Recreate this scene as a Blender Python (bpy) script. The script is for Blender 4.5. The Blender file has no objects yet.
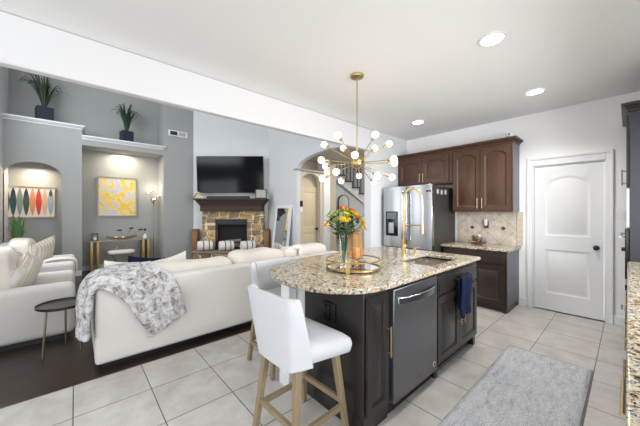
import bpy, bmesh, math, random
from mathutils import Vector, Matrix, noise
random.seed(7)
SC = bpy.context.scene
COL = SC.collection
R = math.radians
PI = math.pi

# ---------------------------------------------------------------- camera, world, light, exposure
cam_d = bpy.data.cameras.new('camera')
cam_d.sensor_width = 36
cam_d.lens = 274.7 / 640 * 36
cam_d.clip_start = 0.05
cam_d.shift_y = -1.0 / 640
cam = bpy.data.objects.new('camera', cam_d)
COL.objects.link(cam)
YAW = -math.atan(245 / 274.7)
cam.location = (0, 0, 1.39)
cam.rotation_euler = (PI / 2, 0, YAW)
SC.camera = cam

world = bpy.data.worlds.new('daylight')
SC.world = world
world.use_nodes = True
wb = world.node_tree.nodes['Background']
wb.inputs[0].default_value = (0.93, 0.96, 1.0, 1)
wb.inputs[1].default_value = 0.9

SC.view_settings.view_transform = 'Standard'
SC.view_settings.look = 'None'
SC.view_settings.exposure = 0.35
SC.view_settings.gamma = 1.0
SC.view_settings.use_curve_mapping = False


def area(name, loc, direction, sx, sy, power, col=(1, 1, 1)):
    l = bpy.data.lights.new(name, 'AREA')
    l.shape = 'RECTANGLE'
    l.size, l.size_y, l.energy, l.color = sx, sy, power, col
    o = bpy.data.objects.new(name, l)
    COL.objects.link(o)
    o.location = loc
    o.rotation_euler = Vector(direction).to_track_quat('-Z', 'Y').to_euler()
    return o


area('hall_fill_light', (4.85, 4.3, 2.74), (0, 0, -1), .5, .5, 20, (1, .93, .82))  # added fill that brightens the hall; no known lamp here
DAY = (0.96, 0.98, 1.0)
area('nook_window_light', (-3.6, 1.2, 1.5), (1, 0, 0.05), 3.6, 2.2, 44, DAY)
area('living_window_light', (-0.98, 5.6, 3.7), (1, 0.1, -0.25), 3.0, 1.8, 66, (0.90, 0.95, 1.0))
area('living_window_light', (-0.96, 5.2, 1.5), (1, 0.05, 0.0), 1.6, 1.2, 12, DAY)
area('rear_fill_light', (-0.1, -3.0, 1.75), (0.55, 1, 0.10), 3.4, 2.2, 62, DAY)  # unseen fill added behind the camera for the cabinet fronts and door wall
area('kitchen_fill_light', (2.5, -1.5, 1.62), (0.15, 1, -0.12), 2.4, .8, 120, DAY)  # added fill behind the rear wall, brightening the right side of the kitchen
area('foyer_fill_light', (7.0, 4.8, 4.6), (0, 0, -1), 2.2, 2.2, 85, (1, 0.96, 0.90))  # overhead fill added because the foyer has no source of its own

# ---------------------------------------------------------------- helpers
class MB:
    def __init__(self):
        self.v, self.f, self.m, self.mi = [], [], [], 0

    def add(self, vs, fs):
        n = len(self.v)
        self.v += [tuple(p) for p in vs]
        for f in fs:
            self.f.append([i + n for i in f])
            self.m.append(self.mi)
        return self

    def box(self, x0, x1, y0, y1, z0, z1):
        return self.add([(x0, y0, z0), (x1, y0, z0), (x1, y1, z0), (x0, y1, z0),
                         (x0, y0, z1), (x1, y0, z1), (x1, y1, z1), (x0, y1, z1)],
                        [(0, 3, 2, 1), (4, 5, 6, 7), (0, 1, 5, 4), (1, 2, 6, 5), (2, 3, 7, 6), (3, 0, 4, 7)])

    def hexa(self, b, t):
        return self.add(list(b) + list(t), [(0, 3, 2, 1), (4, 5, 6, 7), (0, 1, 5, 4), (1, 2, 6, 5), (2, 3, 7, 6), (3, 0, 4, 7)])

    def rings(self, rs, cap0=True, cap1=True, closed=True):
        n = len(rs[0])
        vs = [p for r in rs for p in r]
        fs = []
        for k in range(len(rs) - 1):
            for i in range(n if closed else n - 1):
                j = (i + 1) % n
                fs.append((k * n + i, k * n + j, (k + 1) * n + j, (k + 1) * n + i))
        if cap0: fs.append(tuple(range(n))[::-1])
        if cap1: fs.append(tuple((len(rs) - 1) * n + i for i in range(n)))
        return self.add(vs, fs)

    def tube(self, pts, r, n=8, caps=True):
        pts = [Vector(p) for p in pts]
        rad = r if isinstance(r, (list, tuple)) else [r] * len(pts)
        t0 = (pts[1] - pts[0]).normalized()
        up = Vector((0, 0, 1)) if abs(t0.z) < .9 else Vector((1, 0, 0))
        u = t0.cross(up).normalized()
        rs = []
        for i, p in enumerate(pts):
            t = (pts[min(i + 1, len(pts) - 1)] - pts[max(i - 1, 0)]).normalized()
            u = (u - t * u.dot(t)).normalized()
            w = t.cross(u)
            rs.append([p + (u * math.cos(2 * PI * k / n) + w * math.sin(2 * PI * k / n)) * rad[i] for k in range(n)])
        return self.rings(rs, caps, caps)

    def lathe(self, prof, c=(0, 0, 0), n=24, cap0=True, cap1=True):
        rs = [[(c[0] + r * math.cos(2 * PI * k / n), c[1] + r * math.sin(2 * PI * k / n), c[2] + z) for k in range(n)] for r, z in prof]
        return self.rings(rs, cap0, cap1)

    def sphere(self, c, rx, ry=None, rz=None, n=14, e=1.0, lump=0, seed=0):
        ry = ry or rx; rz = rz or rx
        def s(a): return math.copysign(abs(a) ** e, a)
        m = max(6, n // 2 + 2)
        rs = []
        for i in range(m + 1):
            v = -PI / 2 + PI * (i + (.02 if i == 0 else -.02 if i == m else 0)) / m
            ring = []
            for k in range(n):
                u = 2 * PI * k / n
                p = Vector((s(math.cos(v)) * s(math.cos(u)), s(math.cos(v)) * s(math.sin(u)), s(math.sin(v))))
                q = Vector((p.x * rx, p.y * ry, p.z * rz))
                if lump: q += p * lump * noise.noise(q * 4 + Vector((seed * 3.1, seed, 0)))
                ring.append(q + Vector(c))
            rs.append(ring)
        return self.rings(rs)

    def prism(self, poly, lo, hi, axis='z'):
        def P(a, b, h):
            return {'z': (a, b, h), 'y': (a, h, b), 'x': (h, a, b)}[axis]
        return self.rings([[P(a, b, lo) for a, b in poly], [P(a, b, hi) for a, b in poly]])

    def grid(self, fn, nu, nv):
        vs = [fn(i / nu, j / nv) for i in range(nu + 1) for j in range(nv + 1)]
        fs = [(i * (nv + 1) + j, (i + 1) * (nv + 1) + j, (i + 1) * (nv + 1) + j + 1, i * (nv + 1) + j + 1) for i in range(nu) for j in range(nv)]
        return self.add(vs, fs)

    def build(self, name, mats, parent=None, loc=None, bevel=0, sharp=35, solid=0, sub=0, seg=2):
        me = bpy.data.meshes.new(name)
        me.from_pydata(self.v, [], self.f)
        for m in (mats if isinstance(mats, (list, tuple)) else [mats]):
            me.materials.append(m)
        for p, i in zip(me.polygons, self.m): p.material_index = i
        bm = bmesh.new(); bm.from_mesh(me)
        bmesh.ops.recalc_face_normals(bm, faces=bm.faces)
        bm.to_mesh(me); bm.free()
        for p in me.polygons: p.use_smooth = True
        me.set_sharp_from_angle(angle=R(sharp))
        o = bpy.data.objects.new(name, me)
        COL.objects.link(o)
        if parent: o.parent = parent
        if loc: o.location = loc
        if solid:
            s = o.modifiers.new('solid', 'SOLIDIFY'); s.thickness = solid; s.offset = 0
        if bevel:
            b = o.modifiers.new('bevel', 'BEVEL'); b.width = bevel; b.segments = seg; b.limit_method = 'ANGLE'; b.angle_limit = R(40)
            b.harden_normals = False
        if sub:
            s = o.modifiers.new('sub', 'SUBSURF'); s.levels = sub; s.render_levels = sub
        return o


def thing(name, label, cat, loc=(0, 0, 0), rz=0.0, group=None):
    o = bpy.data.objects.new(name, None)
    o.empty_display_size = .1
    COL.objects.link(o)
    o.location = loc; o.rotation_euler = (0, 0, rz)
    return tag(o, label, cat, group)


def tag(o, label, cat, group=None):
    o['label'] = label; o['category'] = cat
    if group: o['group'] = group
    return o


def struct(o):
    o['kind'] = 'structure'
    return o


def copy_tree(o, parent=None):
    c = o.copy(); COL.objects.link(c)
    if parent: c.parent = parent
    for ch in o.children: copy_tree(ch, c)
    return c


def plate(outer, holes, thick, bevel=0.0):
    """flat slab from an outline with holes, as vertex/face lists; outline in x,y, thickness centred on z"""
    cu = bpy.data.curves.new('outline', 'CURVE')
    cu.dimensions = '2D'; cu.fill_mode = 'BOTH'
    cu.extrude = thick / 2 - bevel; cu.bevel_depth = bevel; cu.bevel_resolution = 2
    if bevel: cu.offset = -bevel
    for poly in [outer] + list(holes):
        sp = cu.splines.new('POLY'); sp.points.add(len(poly) - 1)
        for p, (a, b) in zip(sp.points, poly): p.co = (a, b, 0, 1)
        sp.use_cyclic_u = True
    o = bpy.data.objects.new('outline', cu)
    COL.objects.link(o)
    dg = bpy.context.evaluated_depsgraph_get(); dg.update()
    me = bpy.data.meshes.new_from_object(o.evaluated_get(dg))
    vs = [tuple(v.co) for v in me.vertices]; fs = [tuple(p.vertices) for p in me.polygons]
    bpy.data.objects.remove(o); bpy.data.meshes.remove(me); bpy.data.curves.remove(cu)
    return vs, fs


def wall_plate(mb, outer, holes, thick, axis, at):
    """outline given as (along, z); axis x: wall plane at X=at along Y; axis y: wall plane at Y=at along X"""
    vs, fs = plate(outer, holes, thick)
    if axis == 'x': vs = [(at + z, a, b) for a, b, z in vs]
    else: vs = [(a, at + z, b) for a, b, z in vs]
    return mb.add(vs, fs)


def arc(cx, cy, rx, ry, a0, a1, n):
    return [(cx + rx * math.cos(R(a0 + (a1 - a0) * i / n)), cy + ry * math.sin(R(a0 + (a1 - a0) * i / n))) for i in range(n + 1)]


def cr(pts, n=8):
    """smooth open spline through points"""
    P = [Vector(p) for p in pts]; out = []
    for i in range(len(P) - 1):
        a, b, c, d = P[max(i - 1, 0)], P[i], P[i + 1], P[min(i + 2, len(P) - 1)]
        for k in range(n):
            t = k / n
            out.append(.5 * ((2 * b) + (c - a) * t + (2 * a - 5 * b + 4 * c - d) * t * t + (3 * b - a - 3 * c + d) * t ** 3))
    return out + [P[-1]]


CA, SA = math.cos(YAW), math.sin(YAW)
def W(s, d, z=0): return (s * CA - d * SA, s * SA + d * CA, z)   # frame of the diagonal fireplace corner

# ---------------------------------------------------------------- materials
def lin(c):
    return tuple((x / 12.92 if x <= .04045 else ((x + .055) / 1.055) ** 2.4) for x in [q / 255 for q in c]) + (1,)


def mat(name, rgb, rough=.5, metal=0.0, emit=0, spec=.5, trans=0, bump=0, bscale=80, coat=0, aniso=0):
    m = bpy.data.materials.new(name); m.use_nodes = True
    nt = m.node_tree; b = nt.nodes['Principled BSDF']
    b.inputs['Base Color'].default_value = lin(rgb)
    b.inputs['Roughness'].default_value = rough; b.inputs['Metallic'].default_value = metal
    b.inputs['Specular IOR Level'].default_value = spec
    b.inputs['Transmission Weight'].default_value = trans
    b.inputs['Coat Weight'].default_value = coat
    if emit:
        b.inputs['Emission Color'].default_value = lin(rgb); b.inputs['Emission Strength'].default_value = emit
    if bump:
        t = nt.nodes.new('ShaderNodeTexCoord'); n = nt.nodes.new('ShaderNodeTexNoise'); n.inputs['Scale'].default_value = bscale
        n.inputs['Detail'].default_value = 4
        bp = nt.nodes.new('ShaderNodeBump'); bp.inputs['Strength'].default_value = bump; bp.inputs['Distance'].default_value = .01
        nt.links.new(t.outputs['Object'], n.inputs['Vector']); nt.links.new(n.outputs['Fac'], bp.inputs['Height']); nt.links.new(bp.outputs['Normal'], b.inputs['Normal'])
    return m


class NT:
    def __init__(s, m): s.m = m; s.nt = m.node_tree; s.b = s.nt.nodes['Principled BSDF']
    def n(s, t, **k):
        o = s.nt.nodes.new('ShaderNode' + t)
        for a, v in k.items():
            if hasattr(o, a): setattr(o, a, v)
            else: o.inputs[a.replace('_', ' ')].default_value = v
        return o
    def l(s, a, b): s.nt.links.new(a, b)
    def coords(s, scale=(1, 1, 1), rot=(0, 0, 0), loc=(0, 0, 0)):
        t = s.n('TexCoord'); m = s.n('Mapping')
        m.inputs['Scale'].default_value = scale; m.inputs['Rotation'].default_value = rot; m.inputs['Location'].default_value = loc
        s.l(t.outputs['Object'], m.inputs['Vector']); return m.outputs['Vector']
    def ramp(s, fac, stops, interp='LINEAR'):
        r = s.n('ValToRGB'); cr_ = r.color_ramp; cr_.interpolation = interp
        while len(cr_.elements) < len(stops): cr_.elements.new(.5)
        for e, (p, c) in zip(cr_.elements, stops): e.position = p; e.color = lin(c)
        s.l(fac, r.inputs['Fac']); return r.outputs['Color']
    def mix(s, fac, a, b, mode='MIX'):
        x = s.n('Mix', data_type='RGBA', blend_type=mode)
        for sock, v in ((x.inputs['Factor'], fac), (x.inputs['A'] if False else x.inputs[6], a), (x.inputs[7], b)):
            if isinstance(v, (float, int)): sock.default_value = v
            elif isinstance(v, tuple): sock.default_value = lin(v)
            else: s.l(v, sock)
        return x.outputs[2]
    def bump(s, h, st=.3, d=.01):
        b = s.n('Bump'); b.inputs['Strength'].default_value = st; b.inputs['Distance'].default_value = d
        s.l(h, b.inputs['Height']); s.l(b.outputs['Normal'], s.b.inputs['Normal'])


M = {}
M['wall'] = mat('wall_paint', (214, 216, 218), .85, bump=.04, bscale=60)
M['kwall'] = mat('kitchen_wall_paint', (241, 241, 242), .85, bump=.04, bscale=60)
M['niche'] = mat('niche_paint', (164, 166, 164), .85, bump=.04, bscale=60)
M['hall'] = mat('hall_paint', (206, 196, 180), .85)
M['ceil'] = mat('ceiling_paint', (238, 238, 237), .9, bump=.05, bscale=90)
M['trim'] = mat('white_trim', (228, 229, 231), .45)
M['door'] = mat('white_door', (226, 227, 229), .4)
M['beige_door'] = mat('beige_door', (216, 200, 172), .45)
M['gold'] = mat('brushed_gold', (208, 176, 118), .3, 1.0)
M['dgold'] = mat('antique_gold', (172, 142, 92), .34, 1.0)
M['champ'] = mat('champagne_wood', (142, 125, 98), .45)
M['black'] = mat('black_plastic', (22, 22, 24), .4)
M['blackgloss'] = mat('black_glass', (10, 11, 13), .07)
M['white'] = mat('white_plastic', (235, 235, 235), .4)
M['iron'] = mat('dark_iron', (36, 36, 40), .5)
M['fab'] = mat('cream_linen', (226, 219, 210), .95, bump=.35, bscale=220, spec=.2)
M['fab_grey'] = mat('pale_linen', (222, 219, 215), .95, bump=.35, bscale=220, spec=.2)
M['fab_stool'] = mat('stool_linen', (206, 208, 212), .92, bump=.5, bscale=260, spec=.2)
M['pillow'] = mat('white_cotton', (232, 228, 222), .95, bump=.25, bscale=120, spec=.2)
M['navy'] = mat('navy_cloth', (19, 28, 56), .95, bump=.6, bscale=200, spec=.2)
M['navypot'] = mat('navy_pot', (24, 31, 48), .5)
M['leaf'] = mat('green_leaf', (58, 92, 44), .5)
M['leaf_dark'] = mat('dark_green_leaf', (38, 62, 38), .5)
M['leaf_light'] = mat('grass_blade', (98, 140, 82), .5)
M['glass'] = mat('clear_glass', (245, 250, 250), .03, trans=1.0)
M['amber'] = mat('amber_mercury_glass', (250, 214, 160), .08, .0, trans=.92)
M['mirror'] = mat('mirror_glass', (230, 232, 235), .02, 1.0)
M['bulb'] = mat('glowing_bulb', (255, 232, 196), .3, emit=7)
M['led'] = mat('glowing_led', (255, 246, 232), .3, emit=14)
M['plank'] = mat('brown_wood_box', (122, 88, 56), .5, bump=.2, bscale=20)
M['steel_dark'] = mat('black_stainless', (126, 126, 130), .34, .9)
M['sinksteel'] = mat('sink_steel', (126, 118, 110), .42, .7)
M['charcoal'] = mat('charcoal_side', (66, 64, 62), .45, .3)
M['endpanel'] = mat('end_panel_daylit', (84, 88, 95), .32)  # dark wood panel with its bluish daylight reflection put into the colour
M['yellow'] = mat('yellow_petal', (247, 206, 52), .6)
M['lime'] = mat('lime_petal', (176, 200, 62), .6)
M['orange'] = mat('orange_petal', (222, 146, 104), .6)
M['champ_metal'] = mat('champagne_metal', (150, 140, 120), .35, .9)
M['pull'] = mat('satin_brass_pull', (196, 178, 140), .36, 1.0)
M['brass'] = mat('pale_brass', (186, 166, 122), .36, 1.0)
M['socket'] = mat('brass_socket', (196, 160, 96), .3, 1.0)


def wood(name, c0, c1, rough, scale=(2, 2, 18), coat=.2):
    m = mat(name, c0, rough, coat=coat); t = NT(m)
    v = t.coords(scale)
    n = t.n('TexNoise', Scale=3.0, Detail=6.0, Distortion=1.2); t.l(v, n.inputs['Vector'])
    t.l(t.ramp(n.outputs['Fac'], [(.3, c0), (.7, c1)]), t.b.inputs['Base Color'])
    m.node_tree.nodes['Principled BSDF'].inputs['Coat Roughness'].default_value = .25
    return m


M['espresso'] = wood('espresso_wood', (38, 25, 21), (46, 32, 27), .38, (14, 14, 2))
M['walnut'] = wood('walnut_wood', (62, 38, 23), (80, 52, 33), .4, (14, 14, 2), .03)
M['island'] = wood('island_wood', (32, 28, 27), (38, 33, 32), .34, (14, 14, 2))
M['mantel'] = wood('mantel_wood', (46, 28, 19), (66, 42, 28), .6, (3, 12, 12), 0)


def granite():
    m = mat('granite', (200, 190, 170), .16); t = NT(m)
    v = t.coords((1, 1, 1))
    n1 = t.n('TexNoise', Scale=30.0, Detail=6.0, Roughness=.68); t.l(v, n1.inputs['Vector'])
    base = t.ramp(n1.outputs['Fac'], [(.31, (48, 46, 44)), (.40, (116, 100, 76)), (.47, (188, 172, 140)), (.53, (204, 198, 184)), (.59, (146, 142, 136)), (.68, (76, 76, 76))])
    n3 = t.n('TexNoise', Scale=58.0, Detail=5.0, Roughness=.75); t.l(v, n3.inputs['Vector'])
    dark = t.ramp(n3.outputs['Fac'], [(.42, (255, 255, 255)), (.46, (0, 0, 0))])
    c = t.mix(dark, base, (40, 38, 37))
    n4 = t.n('TexNoise', Scale=14.0, Detail=3.0); t.l(v, n4.inputs['Vector'])
    gold = t.ramp(n4.outputs['Fac'], [(.56, (0, 0, 0)), (.66, (255, 255, 255))])
    c = t.mix(gold, c, t.mix(.32, c, (186, 148, 92)))
    t.l(c, t.b.inputs['Base Color'])
    return m


M['granite'] = granite()


def tiles():
    m = mat('floor_tile', (205, 203, 200), .32); t = NT(m)
    br = t.n('TexBrick', offset=0.0, squash=1.0)
    v = t.coords((1, 1, 1), loc=(.007 + .003, -.2 + .459 + .003, 0))
    t.l(v, br.inputs['Vector'])
    for k, x in (('Scale', 1.0), ('Mortar Size', .0035), ('Mortar Smooth', .1), ('Bias', 0.0), ('Brick Width', .459), ('Row Height', .459)): br.inputs[k].default_value = x
    br.inputs['Color1'].default_value = lin((214, 210, 205)); br.inputs['Color2'].default_value = lin((206, 202, 198)); br.inputs['Mortar'].default_value = lin((92, 88, 84))
    n = t.n('TexNoise', Scale=5.0, Detail=6.0, Roughness=.65); t.l(v, n.inputs['Vector'])
    sh = t.ramp(n.outputs['Fac'], [(.3, (222, 220, 218)), (.7, (255, 255, 255))])
    t.l(t.mix(1.0, br.outputs['Color'], sh, 'MULTIPLY'), t.b.inputs['Base Color'])
    t.bump(br.outputs['Fac'], -.25, .003)
    return m


def planks():
    m = mat('dark_floor_boards', (70, 48, 36), .3); t = NT(m)
    br = t.n('TexBrick', offset=.5)
    v = t.coords((1, 1, 1)); t.l(v, br.inputs['Vector'])
    for k, x in (('Scale', 1.0), ('Mortar Size', .0015), ('Brick Width', 1.1), ('Row Height', .125), ('Bias', 0.0)): br.inputs[k].default_value = x
    br.inputs['Color1'].default_value = lin((64, 45, 33)); br.inputs['Color2'].default_value = lin((46, 32, 24)); br.inputs['Mortar'].default_value = lin((26, 18, 14))
    n = t.n('TexNoise', Scale=4.0, Detail=6.0); t.l(t.coords((2, 16, 1)), n.inputs['Vector'])
    sh = t.ramp(n.outputs['Fac'], [(.3, (170, 165, 160)), (.7, (255, 255, 255))])
    t.l(t.mix(1.0, br.outputs['Color'], sh, 'MULTIPLY'), t.b.inputs['Base Color'])
    return m


def stone():
    m = mat('fireplace_stone', (150, 120, 84), .85); t = NT(m)
    v = t.coords((.85, .25, 1.35))
    vo = t.n('TexVoronoi', feature='F1', distance='CHEBYCHEV', Scale=4.0, Randomness=.75); t.l(v, vo.inputs['Vector'])
    vd = t.n('TexVoronoi', feature='F2', distance='CHEBYCHEV', Scale=4.0, Randomness=.75); t.l(v, vd.inputs['Vector'])
    sb = t.n('Math', operation='SUBTRACT'); t.l(vd.outputs['Distance'], sb.inputs[0]); t.l(vo.outputs['Distance'], sb.inputs[1])
    sx = t.n('SeparateColor'); t.l(vo.outputs['Color'], sx.inputs[0])
    c = t.ramp(sx.outputs[0], [(.1, (158, 136, 106)), (.35, (200, 164, 116)), (.6, (176, 152, 120)), (.85, (212, 180, 130))], 'CONSTANT')
    n = t.n('TexNoise', Scale=9.0, Detail=5.0); t.l(v, n.inputs['Vector'])
    c = t.mix(1.0, c, t.ramp(n.outputs['Fac'], [(.3, (175, 170, 165)), (.7, (255, 255, 255))]), 'MULTIPLY')
    g = t.ramp(sb.outputs[0], [(.03, (255, 255, 255)), (.055, (0, 0, 0))])
    t.l(t.mix(g, c, (222, 208, 184)), t.b.inputs['Base Color'])
    t.bump(sb.outputs[0], .5, .02)
    return m


def fur():
    m = mat('grey_fur', (220, 220, 222), 1.0, spec=.1); t = NT(m)
    v = t.coords((1, 1, 1))
    n = t.n('TexNoise', Scale=13.0, Detail=9.0, Roughness=.82, Distortion=.5); t.l(v, n.inputs['Vector'])
    c = t.ramp(n.outputs['Fac'], [(.33, (70, 68, 70)), (.42, (140, 132, 128)), (.50, (206, 204, 204)), (.58, (236, 237, 240)), (.70, (180, 184, 190))])
    t.l(c, t.b.inputs['Base Color'])
    n2 = t.n('TexNoise', Scale=70.0, Detail=5.0, Roughness=.7); t.l(v, n2.inputs['Vector'])
    t.bump(n2.outputs['Fac'], .9, .02)
    return m


def rugmat():
    m = mat('woven_rug', (180, 180, 182), 1.0, spec=.1); t = NT(m)
    n = t.n('TexNoise', Scale=7.0, Detail=10.0, Roughness=.8); t.l(t.coords((1, 3.0, 1)), n.inputs['Vector'])
    c = t.ramp(n.outputs['Fac'], [(.29, (120, 142, 178)), (.38, (176, 190, 208)), (.47, (212, 215, 220)), (.60, (228, 228, 228)), (.74, (188, 200, 216))])
    n2 = t.n('TexNoise', Scale=90.0, Detail=3.0); t.l(t.coords((1, 3, 1)), n2.inputs['Vector'])
    c = t.mix(1.0, c, t.ramp(n2.outputs['Fac'], [(.3, (190, 190, 190)), (.65, (255, 255, 255))]), 'MULTIPLY')
    t.l(c, t.b.inputs['Base Color']); t.bump(n2.outputs['Fac'], .6, .006)
    return m


def stripes(name, a, b, k):
    m = mat(name, a, .95, spec=.2); t = NT(m)
    w = t.n('TexWave', Scale=k, Distortion=.3); t.l(t.coords(), w.inputs['Vector'])
    t.l(t.ramp(w.outputs['Fac'], [(.35, a), (.6, b)]), t.b.inputs['Base Color'])
    return m


def marble_yellow():
    m = mat('yellow_abstract', (220, 200, 150), .6); t = NT(m)
    n = t.n('TexNoise', Scale=2.1, Detail=5.0, Distortion=1.7); t.l(t.coords((1, 1, 1), loc=(2, 5, .5)), n.inputs['Vector'])
    t.l(t.ramp(n.outputs['Fac'], [(.30, (196, 192, 196)), (.42, (204, 200, 198)), (.47, (232, 208, 120)), (.51, (230, 186, 60)), (.55, (234, 206, 124)), (.60, (204, 200, 200)), (.8, (178, 176, 184))]), t.b.inputs['Base Color'])
    return m


def steel():
    m = mat('brushed_steel', (178, 180, 184), .26, 1.0); t = NT(m)
    n = t.n('TexNoise', Scale=60.0, Detail=2.0); t.l(t.coords((1, 1, .02)), n.inputs['Vector'])
    t.bump(n.outputs['Fac'], .03, .002)
    return m


def splash():
    m = mat('beige_wall_tile', (206, 194, 178), .35); t = NT(m)
    br = t.n('TexBrick', offset=0.0)
    v = t.coords((0, 1, 1), loc=(0, 0, 0))
    t.l(v, br.inputs['Vector'])
    mp = v.node; mp.inputs['Scale'].default_value = (1, 1, 1)
    # turn the wall plane (y,z) into the texture plane, at 45 degrees
    cx = t.n('SeparateXYZ'); t.l(t.n('TexCoord').outputs['Object'], cx.inputs[0])
    a = t.n('Math', operation='ADD'); s = t.n('Math', operation='SUBTRACT')
    t.l(cx.outputs['Y'], a.inputs[0]); t.l(cx.outputs['Z'], a.inputs[1]); t.l(cx.outputs['Y'], s.inputs[0]); t.l(cx.outputs['Z'], s.inputs[1])
    cb = t.n('CombineXYZ'); t.l(a.outputs[0], cb.inputs[0]); t.l(s.outputs[0], cb.inputs[1]); t.l(cb.outputs[0], br.inputs['Vector'])
    for k, x in (('Scale', 1.0), ('Mortar Size', .004), ('Brick Width', .446), ('Row Height', .446), ('Bias', 0.0)): br.inputs[k].default_value = x
    br.inputs['Color1'].default_value = lin((226, 215, 202)); br.inputs['Color2'].default_value = lin((218, 207, 194)); br.inputs['Mortar'].default_value = lin((160, 146, 130))
    n = t.n('TexNoise', Scale=14.0, Detail=5.0); t.l(t.coords(), n.inputs['Vector'])
    t.l(t.mix(1.0, br.outputs['Color'], t.ramp(n.outputs['Fac'], [(.3, (220, 214, 208)), (.7, (255, 255, 255))]), 'MULTIPLY'), t.b.inputs['Base Color'])
    return m


M['tile'], M['planks'], M['stone'], M['fur'], M['rug'] = tiles(), planks(), stone(), fur(), rugmat()
M['stripe'] = stripes('striped_linen', (204, 194, 180), (228, 222, 212), 5.0)
M['art'] = marble_yellow()
M['steel'] = steel()
M['splash'] = splash()

# ================================================================ THE SETTING
def S(mb, name, m, **k): return struct(mb.build(name, m, **k))

HB = 2.955                                       # line where tile meets boards, under the header
S(MB().box(-4, 5.1, -3.2, HB, -.1, 0), 'floor', M['tile'])
S(MB().box(-4, 9.9, HB, 9.2, -.1, -.001), 'floor', M['planks'])
S(MB().box(-4, 5.1, -3.2, HB, 2.82, 2.95), 'ceiling', M['ceil'])
S(MB().box(-4, 3.81, HB, HB + .09, 2.82, 5.3), 'wall_header_upper', M['wall'])
S(MB().box(-4, 3.81, HB, HB + .09, 2.45, 2.82), 'wall_header', mat('header_paint', (222, 222, 223), .9), bevel=.012)
S(MB().box(-1.2, 9.9, HB, 9.2, 5.3, 5.4), 'ceiling', M['ceil'])
# kitchen walls: door wall with its door opening, wall behind the camera's right, stub beside the fridge
mb = MB()
wall_plate(mb, [(-.7, 0), (HB + .2, 0), (HB + .2, 2.82), (-.7, 2.82)], [[(.185, -.01), (.925, -.01), (.925, 2.05), (.185, 2.05)]], .12, 'x', 5.04)
S(mb, 'wall_right', M['kwall'])
mb = MB()
wall_plate(mb, [(1.2, 0), (5.1, 0), (5.1, 2.82), (1.2, 2.82)], [[(1.5, 1.2), (3.8, 1.2), (3.8, 2.0), (1.5, 2.0)]], .12, 'y', -.74)  # unseen opening added to let the kitchen fill in, sized for its spread
S(mb, 'wall_rear', M['wall'])
S(MB().box(3.81, 4.98, HB, HB + .14, 0, 5.3), 'wall_stub', M['wall'])
# living room: right wall with the big arch
mb = MB()
ya, yb, zs = 3.12, 5.24, 2.41
arch = [(ya, -.01), (yb, -.01), (yb, zs)] + arc((ya + yb) / 2, zs, (yb - ya) / 2, .29, 0, 180, 24)[1:-1] + [(ya, zs)]
wall_plate(mb, [(HB + .142, 0), (6.56, 0), (6.56, 5.3), (HB + .142, 5.3)], [arch], .12, 'x', 3.99)
S(mb, 'wall_living_right', M['wall'])
a0, a1 = W(-2.0, 7.5), W(-3.41, 7.5)
# diagonal fireplace wall
P0, P1 = Vector((2.43, 7.95, 0)), Vector((3.94, 6.54, 0))
n_ = Vector((P1 - P0).cross(Vector((0, 0, 1)))).normalized() * -.14
S(MB().hexa([P0, P1, P1 + n_, P0 + n_], [p + Vector((0, 0, 5.3)) for p in (P0, P1, P1 + n_, P0 + n_)]), 'wall_fireplace', M['wall'])
# wall of niches
mb = MB()
nx0, nx1, nz, na = -1.03, -.205, 2.14, 2.40
arched = [(nx0, -.01), (nx1, -.01), (nx1, nz)] + arc((nx0 + nx1) / 2, nz, (nx1 - nx0) / 2, na - nz, 0, 180, 16)[1:-1] + [(nx0, nz)]
wall_plate(mb, [(-1.05, 0), (.115, 0), (.115, 3.2), (-1.05, 3.2)], [arched], .12, 'y', 8.01)
mb.box(.02, .115, 8.05, 8.56, 0, 2.92)
mb.box(.115, 1.70, 7.95, 8.06, 2.86, 2.98)
mb.box(.115, 1.70, 8.05, 8.56, 2.86, 2.98)
mb.box(-1.05, .115, 8.05, 8.56, 3.1, 3.2)
mb.box(1.70, 2.5, 7.95, 8.56, 0, 5.3)
S(mb, 'wall_niches', M['niche'])
S(MB().box(-1.15, 2.0, 8.55, 8.68, 0, 5.3), 'wall_back', M['niche'])
mb = MB()
wall_plate(mb, [(HB + .14, 0), (8.6, 0), (8.6, 5.3), (HB + .14, 5.3)], [[(4.0, 2.7), (7.2, 2.7), (7.2, 4.7), (4.0, 4.7)], [(4.3, .8), (6.1, .8), (6.1, 2.2), (4.3, 2.2)]], .12, 'x', -1.09)
S(mb, 'wall_left', M['wall'])
# crown ledges over the niches
def ledge(x0, x1, z, name):
    mb = MB()
    for dz, o in ((-.09, .012), (-.055, .045), (0, .075)):
        mb.box(x0, x1 + o * .7, 7.95 - o, 8.55, z + dz - (.035 if dz == 0 else .0), z + dz + (.0 if dz == 0 else .035))
    S(mb, name, M['trim'], bevel=.008)
ledge(-1.03, .115, 3.27, 'trim_1')
ledge(.115, 1.69, 3.07, 'trim_2')
# hallway beyond the arch: left wall with an arched recess, ledge above, foyer walls
mb = MB()
hx0, hx1 = 4.17, 5.03
rec = [(4.09, -.01), (4.70, -.01), (4.70, 2.13)] + arc(4.395, 2.13, .305, .22, 0, 180, 14)[1:-1] + [(4.09, 2.13)]
wall_plate(mb, [(4.05, 0), (4.8, 0), (4.8, 2.39), (4.05, 2.39)], [rec], .14, 'y', 5.33)
mb.box(4.05, 4.8, 5.30, 5.75, 2.37, 2.39)
S(mb, 'wall_hall', M['hall'])
S(MB().box(4.05, 5.75, 5.74, 5.86, 0, 5.3), 'wall_hall_back', M['hall'])
S(MB().box(3.90, 4.76, 5.20, 5.34, 2.385, 2.43), 'trim_3', M['niche'], bevel=.008)
mb = MB()
mb.box(4.78, 5.0, 5.20, 5.46, 0, 5.3).box(4.76, 5.02, 5.18, 5.49, 0, .14)
S(mb, 'trim_4', M['trim'], bevel=.01)
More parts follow.
